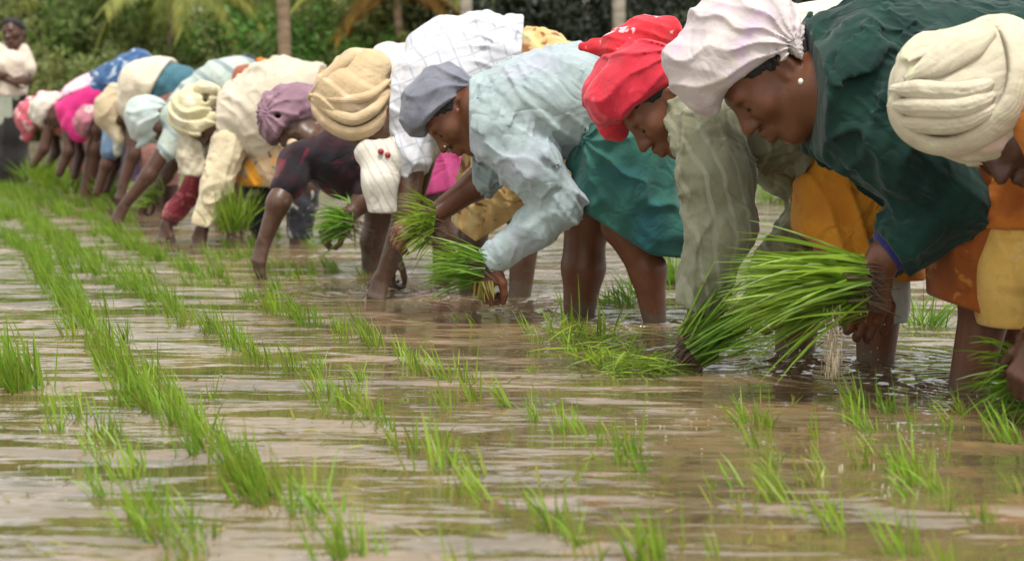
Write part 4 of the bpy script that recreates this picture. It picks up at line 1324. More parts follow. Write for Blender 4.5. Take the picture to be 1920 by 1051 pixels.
C_ORP = cloth('skirt_orange_print', (0.50, 0.36, 0.22), (0.40, 0.27, 0.15), pattern=[(8, (0.60, 0.26, 0.02), 0.5, 0.56), (18, (0.1, 0.07, 0.06), 0.6, 0.66)])
p.garment('skirt', 0.007, C_ORP, [[(585, 190, 0, .16, .09), (550, 270, 0, .14, .1), (510, 320, 0, .13, .1), (490, 340, 0, .11, .1)]], [], [fold_dir((.8, .3, .4), 0.07, 0.012, 0.5, 2)],
          [((440, 345), (600, 350), (520, 250))])
C_TROU = cloth('trousers_dark_print', (0.035, 0.035, 0.04), (0.02, 0.02, 0.025), pattern=[(16, (0.30, 0.29, 0.26), 0.6, 0.66)])
p.garment('trousers', 0.0065, C_TROU, [], [[(500, 320, .1, .1), (488, 370, .1, .085), (488, 430, .1, .07)], [(575, 300, -.1, .1), (565, 380, -.12, .075), (562, 455, -.12, .06)]], [fold_noise(0.06, 0.006)],
          [((440, 432), (600, 446), (520, 300))])

# ================================================================== pale blue scarf
p = Person(450, 9.3, 'planter in a pale blue headscarf reaching a bare dark arm to the water')
p.body(0.0075, S_DARK, (298, 224, -.08, 12, 22, 0, 1.05),
       [[(322, 262, -.18, .05), (278, 330, -.25, .042), (232, 386, -.28, .03)],
        [(345, 275, .14, .05), (310, 330, .1, .042), (292, 356, .05, .03)],
        [(450, 190, -.1, .085), (440, 320, -.1, .065), (440, 430, -.1, .05)],
        [(450, 190, .1, .085), (420, 320, .1, .065), (420, 430, .1, .05)]],
       [(330, 232, -.05, .08, .06), (370, 215, 0, .11, .085), (410, 185, 0, .1, .07), (455, 170, 0, .12, .08)],
       [dict(w=(232, 388, -.28), D=(-.45, -.1, -.85), N=(-.5, -.75, .3), thumb=1, curl=(20, 25, 15), z=1.1),
        dict(w=(290, 356, .05), D=(-.6, -.2, -.6), N=(-.3, -.7, .5), thumb=-1, curl=(40, 50, 30), z=1.1)])
C_PBLUE = cloth('scarf_pale_blue', (0.52, 0.58, 0.56), (0.40, 0.46, 0.43), pattern=[(6, (0.45, 0.62, 0.64), 0.52, 0.7)])
p.scarf(0.0065, C_PBLUE, [(0, 0, .06, .115, .11, .11)], None,
        folds=[fold_rad(p.pt((322, 200, -.12)), (0, -1, 0.1), 13, 0.010, 0.4, 2), fold_noise(0.08, 0.004, 1)],
        extra=[((278, 220, -.03, .12), (285, 232, -.03, .115), .05), ((255, 205, -.02, .06), (262, 240, -.03, .06), .05), ((275, 262, -.1, .03), (258, 275, -.1, .016), .02)])
C_GRYG = cloth('shirt_grey_green', (0.44, 0.50, 0.44), (0.34, 0.40, 0.36), stripes=((.6, .1, .8), 0.12, (0.22, 0.27, 0.27), 0.3))
p.garment('shirt', 0.0075, C_GRYG, [[(335, 225, -.04, .11, .07), (375, 200, 0, .15, .09), (420, 165, 0, .15, .09), (455, 145, 0, .12, .09)]], [[(325, 258, -.17, .07), (312, 285, -.2, .06)]],
          [fold_dir((.8, .1, .6), 0.11, 0.01, 0.7, 1), fold_noise(0.09, 0.005)])
C_RUSTY = cloth('waist_cloth_yellow_rust', (0.60, 0.34, 0.04), (0.5, 0.24, 0.03), pattern=[(5, (0.30, 0.09, 0.05), 0.45, 0.5)])
p.garment('skirt', 0.008, C_RUSTY, [[(462, 160, -.05, .13, .09), (468, 210, -.03, .14, .1), (455, 300, 0, .14, .1)]], [], [fold_noise(0.12, 0.012)])
C_NAVY = cloth('blanket_roll', (0.03, 0.035, 0.05)); C_ORB = cloth('blanket_orange', (0.55, 0.16, 0.02))
p.garment('waist_roll', 0.008, C_NAVY, [], [[(462, 116, .05, .05), (476, 122, .05, .045)]], [fold_noise(0.06, 0.006)])
p.garment('waist_roll', 0.008, C_ORB, [], [[(488, 120, .05, .04), (506, 122, .05, .03)]], [fold_noise(0.06, 0.006)], label='orange rolled cloth at the waist')

# ================================================================== tan scarf, cream and teal
p = Person(330, 10.6, 'planter in a tan head cloth and cream shirt with a teal waist')
p.body(0.0085, S_DARK, (222, 212, -.06, 12, 20, 0, 1.05),
       [[(250, 235, -.16, .05), (250, 290, -.2, .042), (232, 345, -.22, .03)],
        [(255, 245, .14, .05), (246, 300, .1, .042), (225, 350, .06, .03)],
        [(330, 175, -.1, .085), (290, 300, -.12, .065), (286, 400, -.12, .05)],
        [(330, 175, .1, .085), (318, 300, .1, .065), (318, 400, .1, .05)]],
       [(248, 205, -.04, .08, .06), (275, 185, 0, .11, .085), (305, 160, 0, .1, .07), (335, 160, 0, .12, .08)],
       [dict(w=(232, 346, -.22), D=(-.3, -.1, -.9), N=(-.6, -.7, .2), curl=(25, 30, 20), z=1.1)])
C_TANS = cloth('scarf_tan', (0.54, 0.44, 0.29), (0.42, 0.33, 0.2), pattern=[(6, (0.40, 0.47, 0.42), 0.6, 0.75)])
p.scarf(0.0075, C_TANS, [(0, 0, .05, .11, .105, .11)], None, folds=[fold_rad(p.pt((240, 170, -.1)), TOCAM, 11, 0.010, 0.4, 2)],
        extra=[((212, 200, -.03, .105), (218, 180, -.02, .09), .05), ((205, 225, -.08, .07), (225, 262, -.1, .045), .04), ((225, 262, -.1, .045), (222, 285, -.1, .03), .02)])
C_CRM2 = cloth('shirt_cream_far', (0.68, 0.60, 0.46), (0.56, 0.48, 0.36))
p.garment('shirt', 0.0085, C_CRM2, [[(250, 200, -.03, .11, .07), (275, 165, 0, .17, .09), (310, 150, 0, .15, .09)]], [], [fold_noise(0.12, 0.008)], [((335, 100), (290, 190), (260, 160))])
C_TEALW = cloth('waist_teal', (0.06, 0.16, 0.20), (0.04, 0.11, 0.15))
p.garment('waist_cloth', 0.0085, C_TEALW, [[(305, 160, 0, .155, .09), (335, 165, 0, .15, .09)]], [], [fold_noise(0.1, 0.008)])
C_PKBR = cloth('skirt_dusty_pink', (0.34, 0.17, 0.14), (0.26, 0.12, 0.1))
p.garment('skirt', 0.0085, C_PKBR, [[(330, 180, 0, .15, .09), (305, 290, 0, .13, .09), (296, 370, 0, .11, .08)]], [], [fold_dir((1, .2, .1), .07, .012)], [((240, 352), (350, 345), (310, 250))])

# ================================================================== hot pink shirt, denim blue hips
p = Person(215, 12.0, 'planter in a hot pink shirt with a cream head cloth and blue printed wrap')
p.body(0.009, S_DARK, (100, 210, -.06, 10, 20, 0, 1.1),
       [[(130, 235, -.16, .05), (128, 285, -.2, .042), (112, 325, -.22, .03)],
        [(140, 245, .14, .05), (150, 290, .1, .042), (140, 330, .06, .03)],
        [(215, 180, -.1, .09), (180, 280, -.12, .07), (160, 385, -.12, .05)],
        [(215, 180, .1, .09), (222, 290, .1, .07), (222, 390, .1, .05)]],
       [(122, 212, -.04, .08, .06), (150, 200, 0, .11, .085), (180, 170, 0, .1, .07), (215, 160, 0, .12, .08)])
C_CRM3 = cloth('scarf_offwhite', (0.62, 0.56, 0.48), (0.5, 0.45, 0.38), pattern=[(5, (0.3, 0.4, 0.38), 0.58, 0.66)])
p.scarf(0.008, C_CRM3, [(0, 0, .05, .115, .105, .11)], ((0.0, 0.0), (-0.3, 0.95)), folds=[fold_noise(0.08, 0.009)],
        extra=[((85, 205, -.03, .1), (105, 195, -.02, .09), .05)])
C_HP2 = cloth('shirt_hot_pink', (0.62, 0.03, 0.20), (0.5, 0.02, 0.14))
p.garment('shirt', 0.009, C_HP2, [[(128, 212, -.04, .1, .07), (155, 205, 0, .15, .09), (180, 185, 0, .14, .09)]], [[(135, 230, -.17, .085), (150, 250, -.2, .07)]], [fold_noise(0.12, 0.01)],
          [((100, 182), (190, 140), (160, 230))])
C_PKW = cloth('shirt_pink_white_back', (0.74, 0.52, 0.60), (0.66, 0.42, 0.52))
p.garment('back_panel', 0.009, C_PKW, [[(125, 205, .02, .1, .07), (155, 190, .03, .145, .09), (185, 168, .03, .14, .09)]], [], [fold_noise(0.12, 0.008)], [((100, 195), (190, 158), (140, 150))])
C_DENIM = cloth('wrap_blue_print', (0.05, 0.12, 0.26), (0.03, 0.07, 0.16), pattern=[(14, (0.35, 0.42, 0.48), 0.58, 0.64)])
p.garment('waist_cloth', 0.009, C_DENIM, [[(190, 160, 0, .12, .09), (225, 150, 0, .13, .1), (255, 130, .03, .12, .1), (262, 118, .04, .09, .08)]], [], [fold_noise(0.1, 0.012)])
C_PURP = cloth('skirt_violet', (0.09, 0.07, 0.15), (0.13, 0.08, 0.10), pattern=[(7, (0.16, 0.20, 0.27), 0.55, 0.65)])
p.garment('skirt', 0.009, C_PURP, [[(220, 170, .02, .14, .1), (228, 260, 0, .15, .1), (232, 330, 0, .14, .1)]], [], [fold_dir((1, .2, .1), .08, .014)], [((170, 328), (290, 322), (230, 250))])

# ================================================================== pink scarf, farthest planter
p = Person(165, 13.4, 'farthest planter in a pink white patterned headscarf and rust blouse')
p.body(0.0095, S_DARK, (66, 218, -.06, 5, 20, 0, 1.1),
       [[(92, 235, -.16, .05), (82, 280, -.2, .042), (62, 310, -.22, .03)],
        [(100, 240, .14, .05), (105, 285, .1, .042), (90, 312, .06, .03)],
        [(170, 200, -.1, .09), (178, 270, -.12, .065), (172, 372, -.12, .045)],
        [(160, 200, .1, .09), (140, 270, .1, .065), (146, 372, .1, .045)]],
       [(85, 215, -.04, .08, .06), (108, 205, 0, .11, .085), (135, 190, 0, .1, .07), (165, 190, 0, .12, .08)])
C_PNKS = cloth('scarf_pink_print', (0.56, 0.14, 0.17), (0.45, 0.09, 0.12), pattern=[(12, (0.72, 0.55, 0.52), 0.55, 0.62)])
p.scarf(0.0085, C_PNKS, [(0, 0, .04, .13, .11, .115)], None, folds=[fold_noise(0.08, 0.012)],
        extra=[((62, 215, -.03, .11), (85, 192, -.02, .1), .05), ((50, 225, -.05, .07), (52, 255, -.06, .05), .04)])
C_RUSTB = cloth('blouse_rust', (0.30, 0.09, 0.05), (0.22, 0.06, 0.04), pattern=[(8, (0.42, 0.2, 0.1), 0.55, 0.65)])
p.garment('blouse', 0.0095, C_RUSTB, [[(90, 220, -.03, .11, .07), (115, 215, 0, .15, .09), (150, 225, -.02, .14, .09), (160, 260, -.05, .13, .09)]], [], [fold_noise(0.12, 0.01)])

C_SK11 = cloth('skirt_brown_rust', (0.22, 0.08, 0.05), (0.15, 0.06, 0.04), pattern=[(9, (0.36, 0.2, 0.12), 0.56, 0.66)])
p.garment('skirt', 0.0095, C_SK11, [[(160, 200, 0, .14, .09), (160, 270, 0, .14, .09), (160, 330, 0, .12, .09)]], [], [fold_dir((1, .2, .1), .08, .012)], [((80, 318), (240, 326), (160, 250))])

# ================================================================== a planter mostly hidden behind the others
p = Person(262, 11.3, 'mostly hidden planter in a faded blue blouse between the hot pink and tan clad planters')
p.body(0.009, S_DARK, (182, 232, -.04, 14, 20, 0, 1.05),
       [[(212, 250, -.16, .05), (200, 310, -.2, .042), (182, 362, -.22, .03)], [(224, 255, .14, .05), (214, 310, .1, .042), (200, 355, .06, .03)],
        [(286, 190, -.1, .085), (274, 300, -.12, .065), (270, 380, -.12, .045)], [(286, 190, .1, .085), (296, 300, .1, .06), (294, 380, .1, .045)]],
       [(202, 225, -.04, .08, .06), (229, 205, 0, .11, .085), (259, 175, 0, .1, .07), (286, 170, 0, .12, .08)])
C_FB = cloth('scarf_faded_rose', (0.42, 0.16, 0.20), (0.32, 0.11, 0.14), pattern=[(9, (0.55, 0.42, 0.4), 0.58, 0.66)])
p.scarf(0.008, C_FB, [(0, 0, .05, .115, .105, .11)], ((0.0, 0.0), (-0.3, 0.95)), folds=[fold_noise(0.08, 0.009)])
C_FBL = cloth('blouse_faded_blue', (0.16, 0.24, 0.34), (0.10, 0.16, 0.25), pattern=[(10, (0.30, 0.36, 0.42), 0.58, 0.68)])
p.garment('blouse', 0.009, C_FBL, [[(209, 222, -.03, .1, .07), (234, 205, 0, .145, .09), (269, 175, 0, .14, .09)]], [[(214, 248, -.16, .075), (206, 285, -.19, .062)]], [fold_long((.6, .2, .7), 0.1, 0.014, 4, 1)])
C_FSK = cloth('skirt_plum', (0.10, 0.06, 0.12), (0.07, 0.04, 0.08), pattern=[(8, (0.2, 0.14, 0.2), 0.58, 0.68)])
p.garment('skirt', 0.009, C_FSK, [[(286, 185, 0, .14, .09), (286, 270, 0, .14, .1), (282, 340, 0, .13, .1)]], [], [fold_dir((1, .2, .1), .08, .014)], [((190, 340), (330, 336), (260, 250))])

# ================================================================== standing figure at far left
p = Person(18, 14.6, 'person standing upright in a cream short sleeved shirt and dark sarong at left', group=None)
S14 = 3000 / 14.6
p.body(0.007, S_DARK, (26, 62, 0, 74, 75, 0, 1.12),
       [[(-8, 98, -.06, .045), (-22, 140, -.1, .038), (20, 152, -.2, .028)],
        [(48, 98, .02, .045), (52, 150, -.06, .038), (8, 140, -.2, .028)],
        [(6, 200, 0, .085), (6, 280, 0, .06), (6, 372, 0, .04)],
        [(34, 200, 0, .085), (32, 280, 0, .06), (32, 372, 0, .04)]],
       [(20, 100, 0, .07, .03), (20, 120, 0, .1, .05), (20, 160, 0, .095, .04), (20, 195, 0, .1, .05)],
       [dict(w=(22, 152, -.2), D=(.9, -.2, .1), N=(0, -.9, .3), z=1.0), dict(w=(6, 140, -.2), D=(-.9, -.2, .1), N=(0, -.9, .3), thumb=-1, z=1.0)])
p.hair(0.007, M_HAIR, lo=(0.03, 0.04), n=(-.75, .66), grow=.014)
C_CRM4 = cloth('shirt_cream_standing', (0.66, 0.56, 0.47), (0.56, 0.46, 0.37))
p.garment('shirt', 0.0085, C_CRM4, [[(20, 98, 0, .06, .03), (20, 122, 0, .12, .06), (20, 165, 0, .12, .06), (20, 182, 0, .12, .06)]],
          [[(2, 96, -.02, .07), (-12, 128, -.08, .07)], [(42, 96, .02, .07), (54, 130, -.02, .07)]], [fold_noise(0.12, 0.008)], [((-40, 178), (80, 182), (20, 120))])
C_GSH = cloth('sarong_upper_grey_green', (0.36, 0.38, 0.30), (0.28, 0.3, 0.23))
p.garment('waist_cloth', 0.0085, C_GSH, [[(20, 176, 0, .13, .06), (18, 235, 0, .14, .06)]], [], [fold_dir((1, .2, .3), .09, .012)], [((-40, 242), (80, 238), (20, 190))])
C_BLK = cloth('sarong_black', (0.014, 0.013, 0.013), (0.022, 0.018, 0.016))
p.garment('sarong', 0.0085, C_BLK, [[(26, 186, 0, .115, .06), (22, 250, 0, .135, .07), (20, 310, 0, .15, .07), (20, 350, 0, .15, .07)]], [[(46, 190, -.06, .06), (50, 240, -.08, .07)]], [fold_dir((1, .2, .1), .1, .012)],
          [((-40, 340), (80, 340), (20, 250))])
# ------------------------------------------------------------------ rice seedlings
M_RICE = leafmat('rice_blade', (0.205, 0.315, 0.026), (0.125, 0.24, 0.02), 0.4, 6.0, 0.45)
M_RICE_D = leafmat('rice_bunch_blade', (0.20, 0.335, 0.03), (0.11, 0.24, 0.02), 0.3, 8.0, 0.4)
M_STRAW = leafmat('rice_straw_blade', (0.30, 0.29, 0.06), (0.2, 0.2, 0.04), 0.3, 6.0, 0.5)
M_ROOT = plain('muddy_roots', (0.09, 0.055, 0.03), 0.7)


def blade(base, dirv, L, w, bend, r, seg=4):
    """thin tapering leaf: verts, quads"""
    d = nrm(dirv)
    side = nrm(np.cross(d, r.normal(size=3)))
    g = np.array([0, 0, -1.0])
    V, Q = [], []
    p = np.array(base, float)
    for i in range(seg + 1):
        u = i / seg
        ww = w * (0.55 + 1.2 * u * (1 - u) * 1.6) * (1 - u ** 3) + 0.0004
        V += [p - side * ww, p + side * ww]
        d = nrm(d + g * bend * (0.4 + u) / seg)
        p = p + d * L / seg
    for i in range(seg):
        Q.append([2 * i, 2 * i + 1, 2 * i + 3, 2 * i + 2])
    return np.array(V), np.array(Q)


def clump(seed, n, hgt, spread, lean, lsd=0.22, straw=0.12):
    """a tuft of blades with its own lean; a few blades are yellowed. Two materials."""
    r = np.random.default_rng(seed)
    lean = lean + r.normal() * 0.08; ly = r.normal() * 0.15
    parts, mi = [], []
    for i in range(n):
        b = np.array([r.normal() * spread, r.normal() * spread, -0.02])
        d = np.array([lean + r.normal() * lsd, ly + r.normal() * lsd, 1.0])
        yel = r.random() < straw
        parts.append(blade(b, d, hgt * r.uniform(0.45, 1.15) * (0.75 if yel else 1), r.uniform(0.0013, 0.0033), r.choice([0.1, 0.3, 0.6, 1.3]) * r.uniform(.5, 1.2), r))
        mi += [1 if yel else 0] * len(parts[-1][1])
    me = mesh_np('rice_seedling', *merge(parts), M_RICE)
    me.materials.append(M_STRAW)
    me.polygons.foreach_set('material_index', np.array(mi, np.int32))
    return me


CL = [clump(100 + k, 5 + k, 0.112, 0.013, -0.3) for k in range(10)]             # thin tufts
CD = [clump(200 + k, 11 + 2 * k, 0.13, 0.019, -0.32, 0.16) for k in range(8)]   # dense tufts
CY = [clump(300 + k, 9, 0.12, 0.03, -0.1, 0.5, 0.8) for k in range(4)]

rp = random.Random(3)
ROWLAB = ''
spots = []   # (x, y, kind, scale, where it stands)


def row(pts, step, kind, sc=1.0, jit=0.025, p=1.0, lab=None):
    global ROWLAB
    if lab: ROWLAB = lab
    g = [ground(*q) for q in pts]
    for a, b in zip(g[:-1], g[1:]):
        L = np.linalg.norm(b - a); n = max(int(L / step), 1)
        for i in range(n):
            if rp.random() > p: continue
            q = a + (b - a) * (i + rp.uniform(-.3, .3)) / n
            spots.append((q[0] + rp.gauss(0, jit), q[1] + rp.gauss(0, jit), kind, 0.88 * sc * rp.uniform(0.7, 1.15), ROWLAB))


# dense left rows
row([(-30, 432), (60, 470), (115, 545), (165, 610), (215, 670), (265, 722), (300, 755)], 0.054, 'd', 1.00, 0.03, lab="in the long dense row at left")
row([(270, 728), (340, 795), (400, 845), (450, 890), (485, 925), (520, 955)], 0.036, 'd', 0.95, 0.02)
row([(15, 715), (45, 728), (85, 735)], 0.022, 'd', 1.75, 0.025, lab='in the thick cluster at the left edge')
row([(-40, 690), (20, 715)], 0.043, 'd', 1.10, 0.03)
row([(110, 765), (165, 815), (215, 880), (250, 912)], 0.050, 'l', 1.00, 0.02, lab="below the left edge cluster")
row([(290, 985), (330, 1040), (350, 1075)], 0.036, 'd', 0.90, 0.02, lab='in the dense group at bottom left')
row([(570, 955), (600, 985), (650, 1030)], 0.043, 'l', 1.10, 0.02, lab="right of the long dense row's end")
row([(560, 960), (575, 968)], 0.029, 'l', 0.90, 0.02)
# second row
row([(-30, 385), (60, 420), (130, 470), (200, 520), (250, 545)], 0.054, 'd', 1.00, 0.05, lab='in the second row from the left')
row([(250, 530), (300, 575), (360, 610), (420, 630)], 0.065, 'd', 0.90, 0.03)
row([(430, 640), (480, 670), (540, 695), (560, 700)], 0.050, 'd', 0.90, 0.03)
row([(600, 735), (650, 770), (700, 790), (770, 805)], 0.058, 'l', 1.00, 0.03, lab="at the second row's lower end")
row([(800, 830), (850, 900), (880, 930)], 0.058, 'l', 1.10, 0.03)
# third row
row([(150, 400), (210, 430), (280, 480), (350, 515), (420, 540)], 0.072, 'd', 0.90, 0.05, lab="in the third row below the far hands")
row([(480, 555), (540, 590), (620, 620), (700, 650), (760, 672)], 0.061, 'd', 0.85, 0.03)
row([(760, 680), (820, 705), (890, 730)], 0.058, 'l', 1.00, 0.03, lab="at the third row's lower end")
row([(920, 745), (960, 770), (1010, 785)], 0.050, 'l', 1.10, 0.03)
row([(1055, 805), (1075, 815)], 0.029, 'l', 1.10, 0.01)
# fourth row near hands
row([(400, 480), (470, 490), (540, 505), (600, 530)], 0.072, 'd', 0.80, 0.05, lab="before the planters at centre")
row([(600, 500), (690, 520)], 0.086, 'd', 0.80, 0.05)
row([(860, 600), (980, 640), (1080, 620)], 0.115, 'l', 0.80, 0.08, lab='before the legs under the green skirt')
row([(880, 930), (980, 960), (1050, 1000), (1190, 1055)], 0.075, 'l', 0.8, 0.03, lab='in the thin row at bottom centre')
row([(1060, 810), (1190, 860), (1240, 905)], 0.07, 'l', 0.78, 0.03, lab='in the short thin row right of centre')
row([(560, 690), (640, 730), (700, 770)], 0.08, 'l', 0.9, 0.04, lab='between the second and third rows')
row([(1400, 790), (1470, 930), (1590, 1005)], 0.075, 'l', 0.78, 0.03, lab='in the thin row at lower right')
row([(1600, 760), (1700, 890), (1770, 935), (1860, 1000)], 0.07, 'l', 0.8, 0.03, lab='in the thin row near the lower right corner')
row([(1800, 780), (1905, 845)], 0.06, 'l', 0.8, 0.03, lab='before the dark leg at right')
row([(230, 905), (300, 960), (395, 1045)], 0.07, 'l', 0.8, 0.03, lab='in the broken row at bottom left')
row([(1000, 640), (1110, 690), (1250, 740)], 0.12, 'l', 0.75, 0.05, lab='before the floating heap of seedlings')
# bottom right singles
for (x, y, k, s) in [(1420, 800, 'l', 1), (1435, 798, 'l', .8), (1530, 820, 'l', .9), (1600, 762, 'l', 1), (1612, 760, 'l', .9), (1655, 775, 'l', 1.1), (1665, 772, 'l', 1), (1712, 790, 'l', .9),
                     (1765, 800, 'l', .9), (1895, 830, 'l', 1.15), (1880, 820, 'l', .8), (1460, 935, 'd', .8), (1470, 945, 'l', .9), (1560, 985, 'd', .75), (1580, 1000, 'l', .9), (1545, 880, 'l', .7),
                     (1620, 870, 'l', .9), (1700, 890, 'l', 1.1), (1715, 905, 'd', .6), (1760, 920, 'l', .8), (1700, 1030, 'd', .85), (1690, 1040, 'l', 1), (1840, 970, 'l', .55), (1780, 1060, 'l', .9),
                     (1915, 920, 'l', .6), (1180, 860, 'l', .9), (1190, 850, 'l', .8), (1040, 990, 'l', 1.1), (1050, 985, 'l', .9), (970, 965, 'l', .9), (925, 945, 'l', 1), (1105, 1050, 'l', .9),
                     (1080, 975, 'l', .7), (1200, 1050, 'd', .95), (1220, 1060, 'd', .9), (1240, 1040, 'l', .8), (1340, 915, 'l', .45), (1340, 1040, 'l', .5), (1550, 735, 'l', .6), (840, 770, 'l', 1.2),
                     (1145, 835, 'l', .8), (1100, 815, 'l', .8), (700, 1040, 'l', .9), (640, 1045, 'd', .9), (870, 1060, 'l', .8), (400, 750, 'l', .9), (745, 830, 'l', .6), (855, 700, 'l', .7), (1000, 700, 'l', .6)]:
    g = ground(x, y)
    spots.append((g[0], g[1], k, s * 0.88, 'alone in the open water at lower right' if x > 1380 else 'in the open water at bottom centre' if y > 900 else "alone in the middle of the field"))
for (x, y) in [(270, 960), (130, 790), (700, 795), (820, 880), (860, 860), (1180, 820), (1230, 900), (1060, 900), (590, 780), (1560, 900), (1250, 1030), (1390, 960), (1470, 760), (1750, 860)]:
    g = ground(x, y); spots.append((g[0], g[1], 'y', 0.8, 'at lower right' if x > 1200 else 'at the middle of the field' if x > 600 else 'at lower left'))
# sparse plants between the rows, in the already planted left part of the field
for _ in range(60):
    x, y = rp.uniform(-30, 700), rp.uniform(400, 640)
    if y > 410 + 0.3 * x: continue
    g = ground(x, y); spots.append((g[0], g[1], 'd', rp.uniform(0.6, 0.9), 'between the rows at far left'))

spots.sort(key=lambda q: q[1] * (1.3 if q[2] == 'y' else 1.0))
far_spots = [q[:4] for q in spots[300:]]
for (x, y, k, s, wh) in spots[:300]:
    me = {'l': CL, 'd': CD, 'y': CY}[k][rp.randrange({'l': 10, 'd': 8, 'y': 4}[k])]
    o = link('rice_seedling', me, None, (x, y, 0))
    o.rotation_euler = (rp.gauss(0, .06), rp.gauss(0, .06), rp.gauss(0, 0.35))
    o.scale = (s, s, s)
    look = {'y': 'yellowing rice seedling tuft adrift ', 'd': 'dense green rice seedling tuft ', 'l': 'sparse green rice seedling tuft '}[k]
    tag(o, look + wh, 'rice seedling', {'y': 'yellow', 'd': 'dense', 'l': 'sparse'}[k] + ' seedling tufts ' + wh)



def mesh_arrays(me):
    V = np.empty(len(me.vertices) * 3, np.float32); me.vertices.foreach_get('co', V)
    Q = np.empty(len(me.loops), np.int32); me.loops.foreach_get('vertex_index', Q)
    return V.reshape(-1, 3), Q.reshape(-1, 4)


# the rest of the planted field, farther off, reads as one green mass
for _ in range(1000):
    y = 9.0 + 10.5 * rp.random() ** 0.8
    lo, hi = -0.46 * y, -0.325 * y + 0.11 * y * rp.random()
    x = rp.uniform(lo, hi)
    if (y < 10.5 and x > -0.2 * y): continue
    far_spots.append((x, y, 'd', rp.uniform(0.8, 1.25)))
for _ in range(260):
    y = rp.uniform(15.5, 20.3); far_spots.append((rp.uniform(-0.45, 0.45) * y, y, 'd', rp.uniform(0.8, 1.4)))
parts = []
arr = [mesh_arrays(m) for m in CD[5:8]]
for (x, y, k, s) in far_spots:
    V, Q = arr[rp.randrange(3)]
    a = rp.uniform(-0.5, 0.5); c_, s_ = math.cos(a), math.sin(a)
    VV = np.stack([(V[:, 0] * c_ - V[:, 1] * s_) * s + x, (V[:, 0] * s_ + V[:, 1] * c_) * s + y, V[:, 2] * s], 1)
    parts.append((VV, Q))
VV, QQ = merge(parts)
tag(link('distant_seedlings', mesh_np('distant_seedlings', VV, QQ, M_RICE)), 'mass of bright green young rice filling the far planted field', 'rice field', kind='stuff')


# ------------------------------------------------------------------ seedling bunches, held or lying
def bunch(root_pt, dirv, n, L, rad, fan, droop, seed, label, mat=M_RICE_D, roots=True, w=0.0028, group='seedling bunches'):
    """root_pt: where it is gripped; blades fan along dirv, muddy roots stick out behind"""
    r = np.random.default_rng(seed)
    root_pt = np.asarray(root_pt, float)
    d0 = nrm(dirv)
    t = empty('seedling_bunch', root_pt, label, 'seedling bunch', group)
    parts = []
    for i in range(n):
        off = r.normal(size=3) * rad
        off -= d0 * (off @ d0)
        d = nrm(d0 + r.normal(size=3) * fan + off / max(rad, 1e-4) * fan * 0.35)
        parts.append(blade(off - d0 * 0.03, d, L * r.uniform(0.6, 1.1), w * r.uniform(0.7, 1.25), droop * r.uniform(0.5, 1.4), r, 5))
    link('blades', mesh_np('blades', *merge(parts), mat), t)
    if roots:
        parts = []
        for i in range(max(n // 4, 14)):
            off = r.normal(size=3) * rad * 0.9
            off -= d0 * (off @ d0)
            e = off - d0 * r.uniform(0.04, 0.085) + r.normal(size=3) * 0.014 + np.array([0, 0, -0.02])
            parts.append(tube([off + d0 * 0.02, off - d0 * 0.02, e], [0.003, 0.0026, 0.0008], 4))
        link('roots', mesh_np('roots', *merge(parts), M_ROOT), t)
    return t


# the large bunch in the dark green shirted planter's hand
bunch(W(1592, 528, 3.52), (-0.96, -0.03, -0.02), 420, 0.30, 0.027, 0.17, 0.4, 1, 'large green seedling bunch held in front of the dark green shirt', w=0.0032)
bunch(W(1312, 640, 3.94), (0.75, -.1, 0.55), 170, 0.23, 0.024, 0.2, 0.2, 2, 'seedling bunch being pushed into the water by the red scarfed planter', w=0.0028)
bunch(W(795, 418, 4.98), (-0.85, -0.1, 0.12), 170, 0.13, 0.026, 0.40, 0.6, 3, 'upper bright seedling bunch in the far hand of the light blue shirt', mat=M_RICE)
bunch(W(890, 500, 4.83), (-0.93, -0.05, 0.16), 150, 0.19, 0.022, 0.17, 0.35, 4, 'lower bright seedling bunch in the near hand of the light blue shirt', mat=M_RICE)
bunch(W(905, 545, 4.8), (0.05, 0, -1), 26, 0.07, 0.016, 0.2, 0.1, 5, 'few yellowed seedlings dripping below the fist in light blue cuff', mat=M_STRAW, roots=False)
bunch(W(645, 418, 6.22), (-0.85, -0.1, 0.15), 110, 0.17, 0.024, 0.3, 0.7, 6, 'green seedling bunch held by the mauve scarfed planter')
bunch(W(440, 420, 7.7), (0.0, -0.1, 1), 170, 0.24, 0.035, 0.28, 0.5, 7, 'tall green seedling bunch standing beside the cream sleeve')
bunch(W(290, 365, 9.3), (-0.4, -0.1, .4), 90, 0.16, 0.03, 0.45, 0.7, 8, 'small green seedling bunch under the pale blue scarfed planter')
bunch(W(205, 362, 11.8), (0.0, -0.1, 1), 110, 0.2, 0.04, 0.3, 0.5, 9, 'green seedling bunch standing under the tan head cloth')
bunch(W(100, 345, 13.2), (0.1, -0.1, 1), 220, 0.28, 0.09, 0.4, 0.6, 10, 'broad green seedling heap in front of the farthest planter', mat=M_RICE)
bunch(W(70, 330, 14.0), (0.0, -0.1, 1), 140, 0.24, 0.07, 0.4, 0.6, 11, 'dark green seedling heap beside the standing person')
bunch(W(1915, 710, 3.3), (-0.5, -0.2, .1), 90, 0.16, 0.025, 0.3, 0.8, 12, 'seedling bunch at the right edge below the cream turban', mat=M_RICE)
hp = bunch(W(1185, 690, 3.95), (0.35, -0.2, 0.3), 190, 0.14, 0.07, 0.8, 1.0, 13, 'loose heap of bright seedlings floating between the legs and rows', mat=M_RICE, roots=False)
hp.scale.z = 0.5
hp = bunch(W(1130, 672, 4.1), (0.5, -0.2, 0.25), 100, 0.13, 0.08, 0.8, 1.0, 21, 'thin scatter of loose seedlings left of the floating heap', mat=M_RICE, roots=False)
hp.scale.z = 0.5
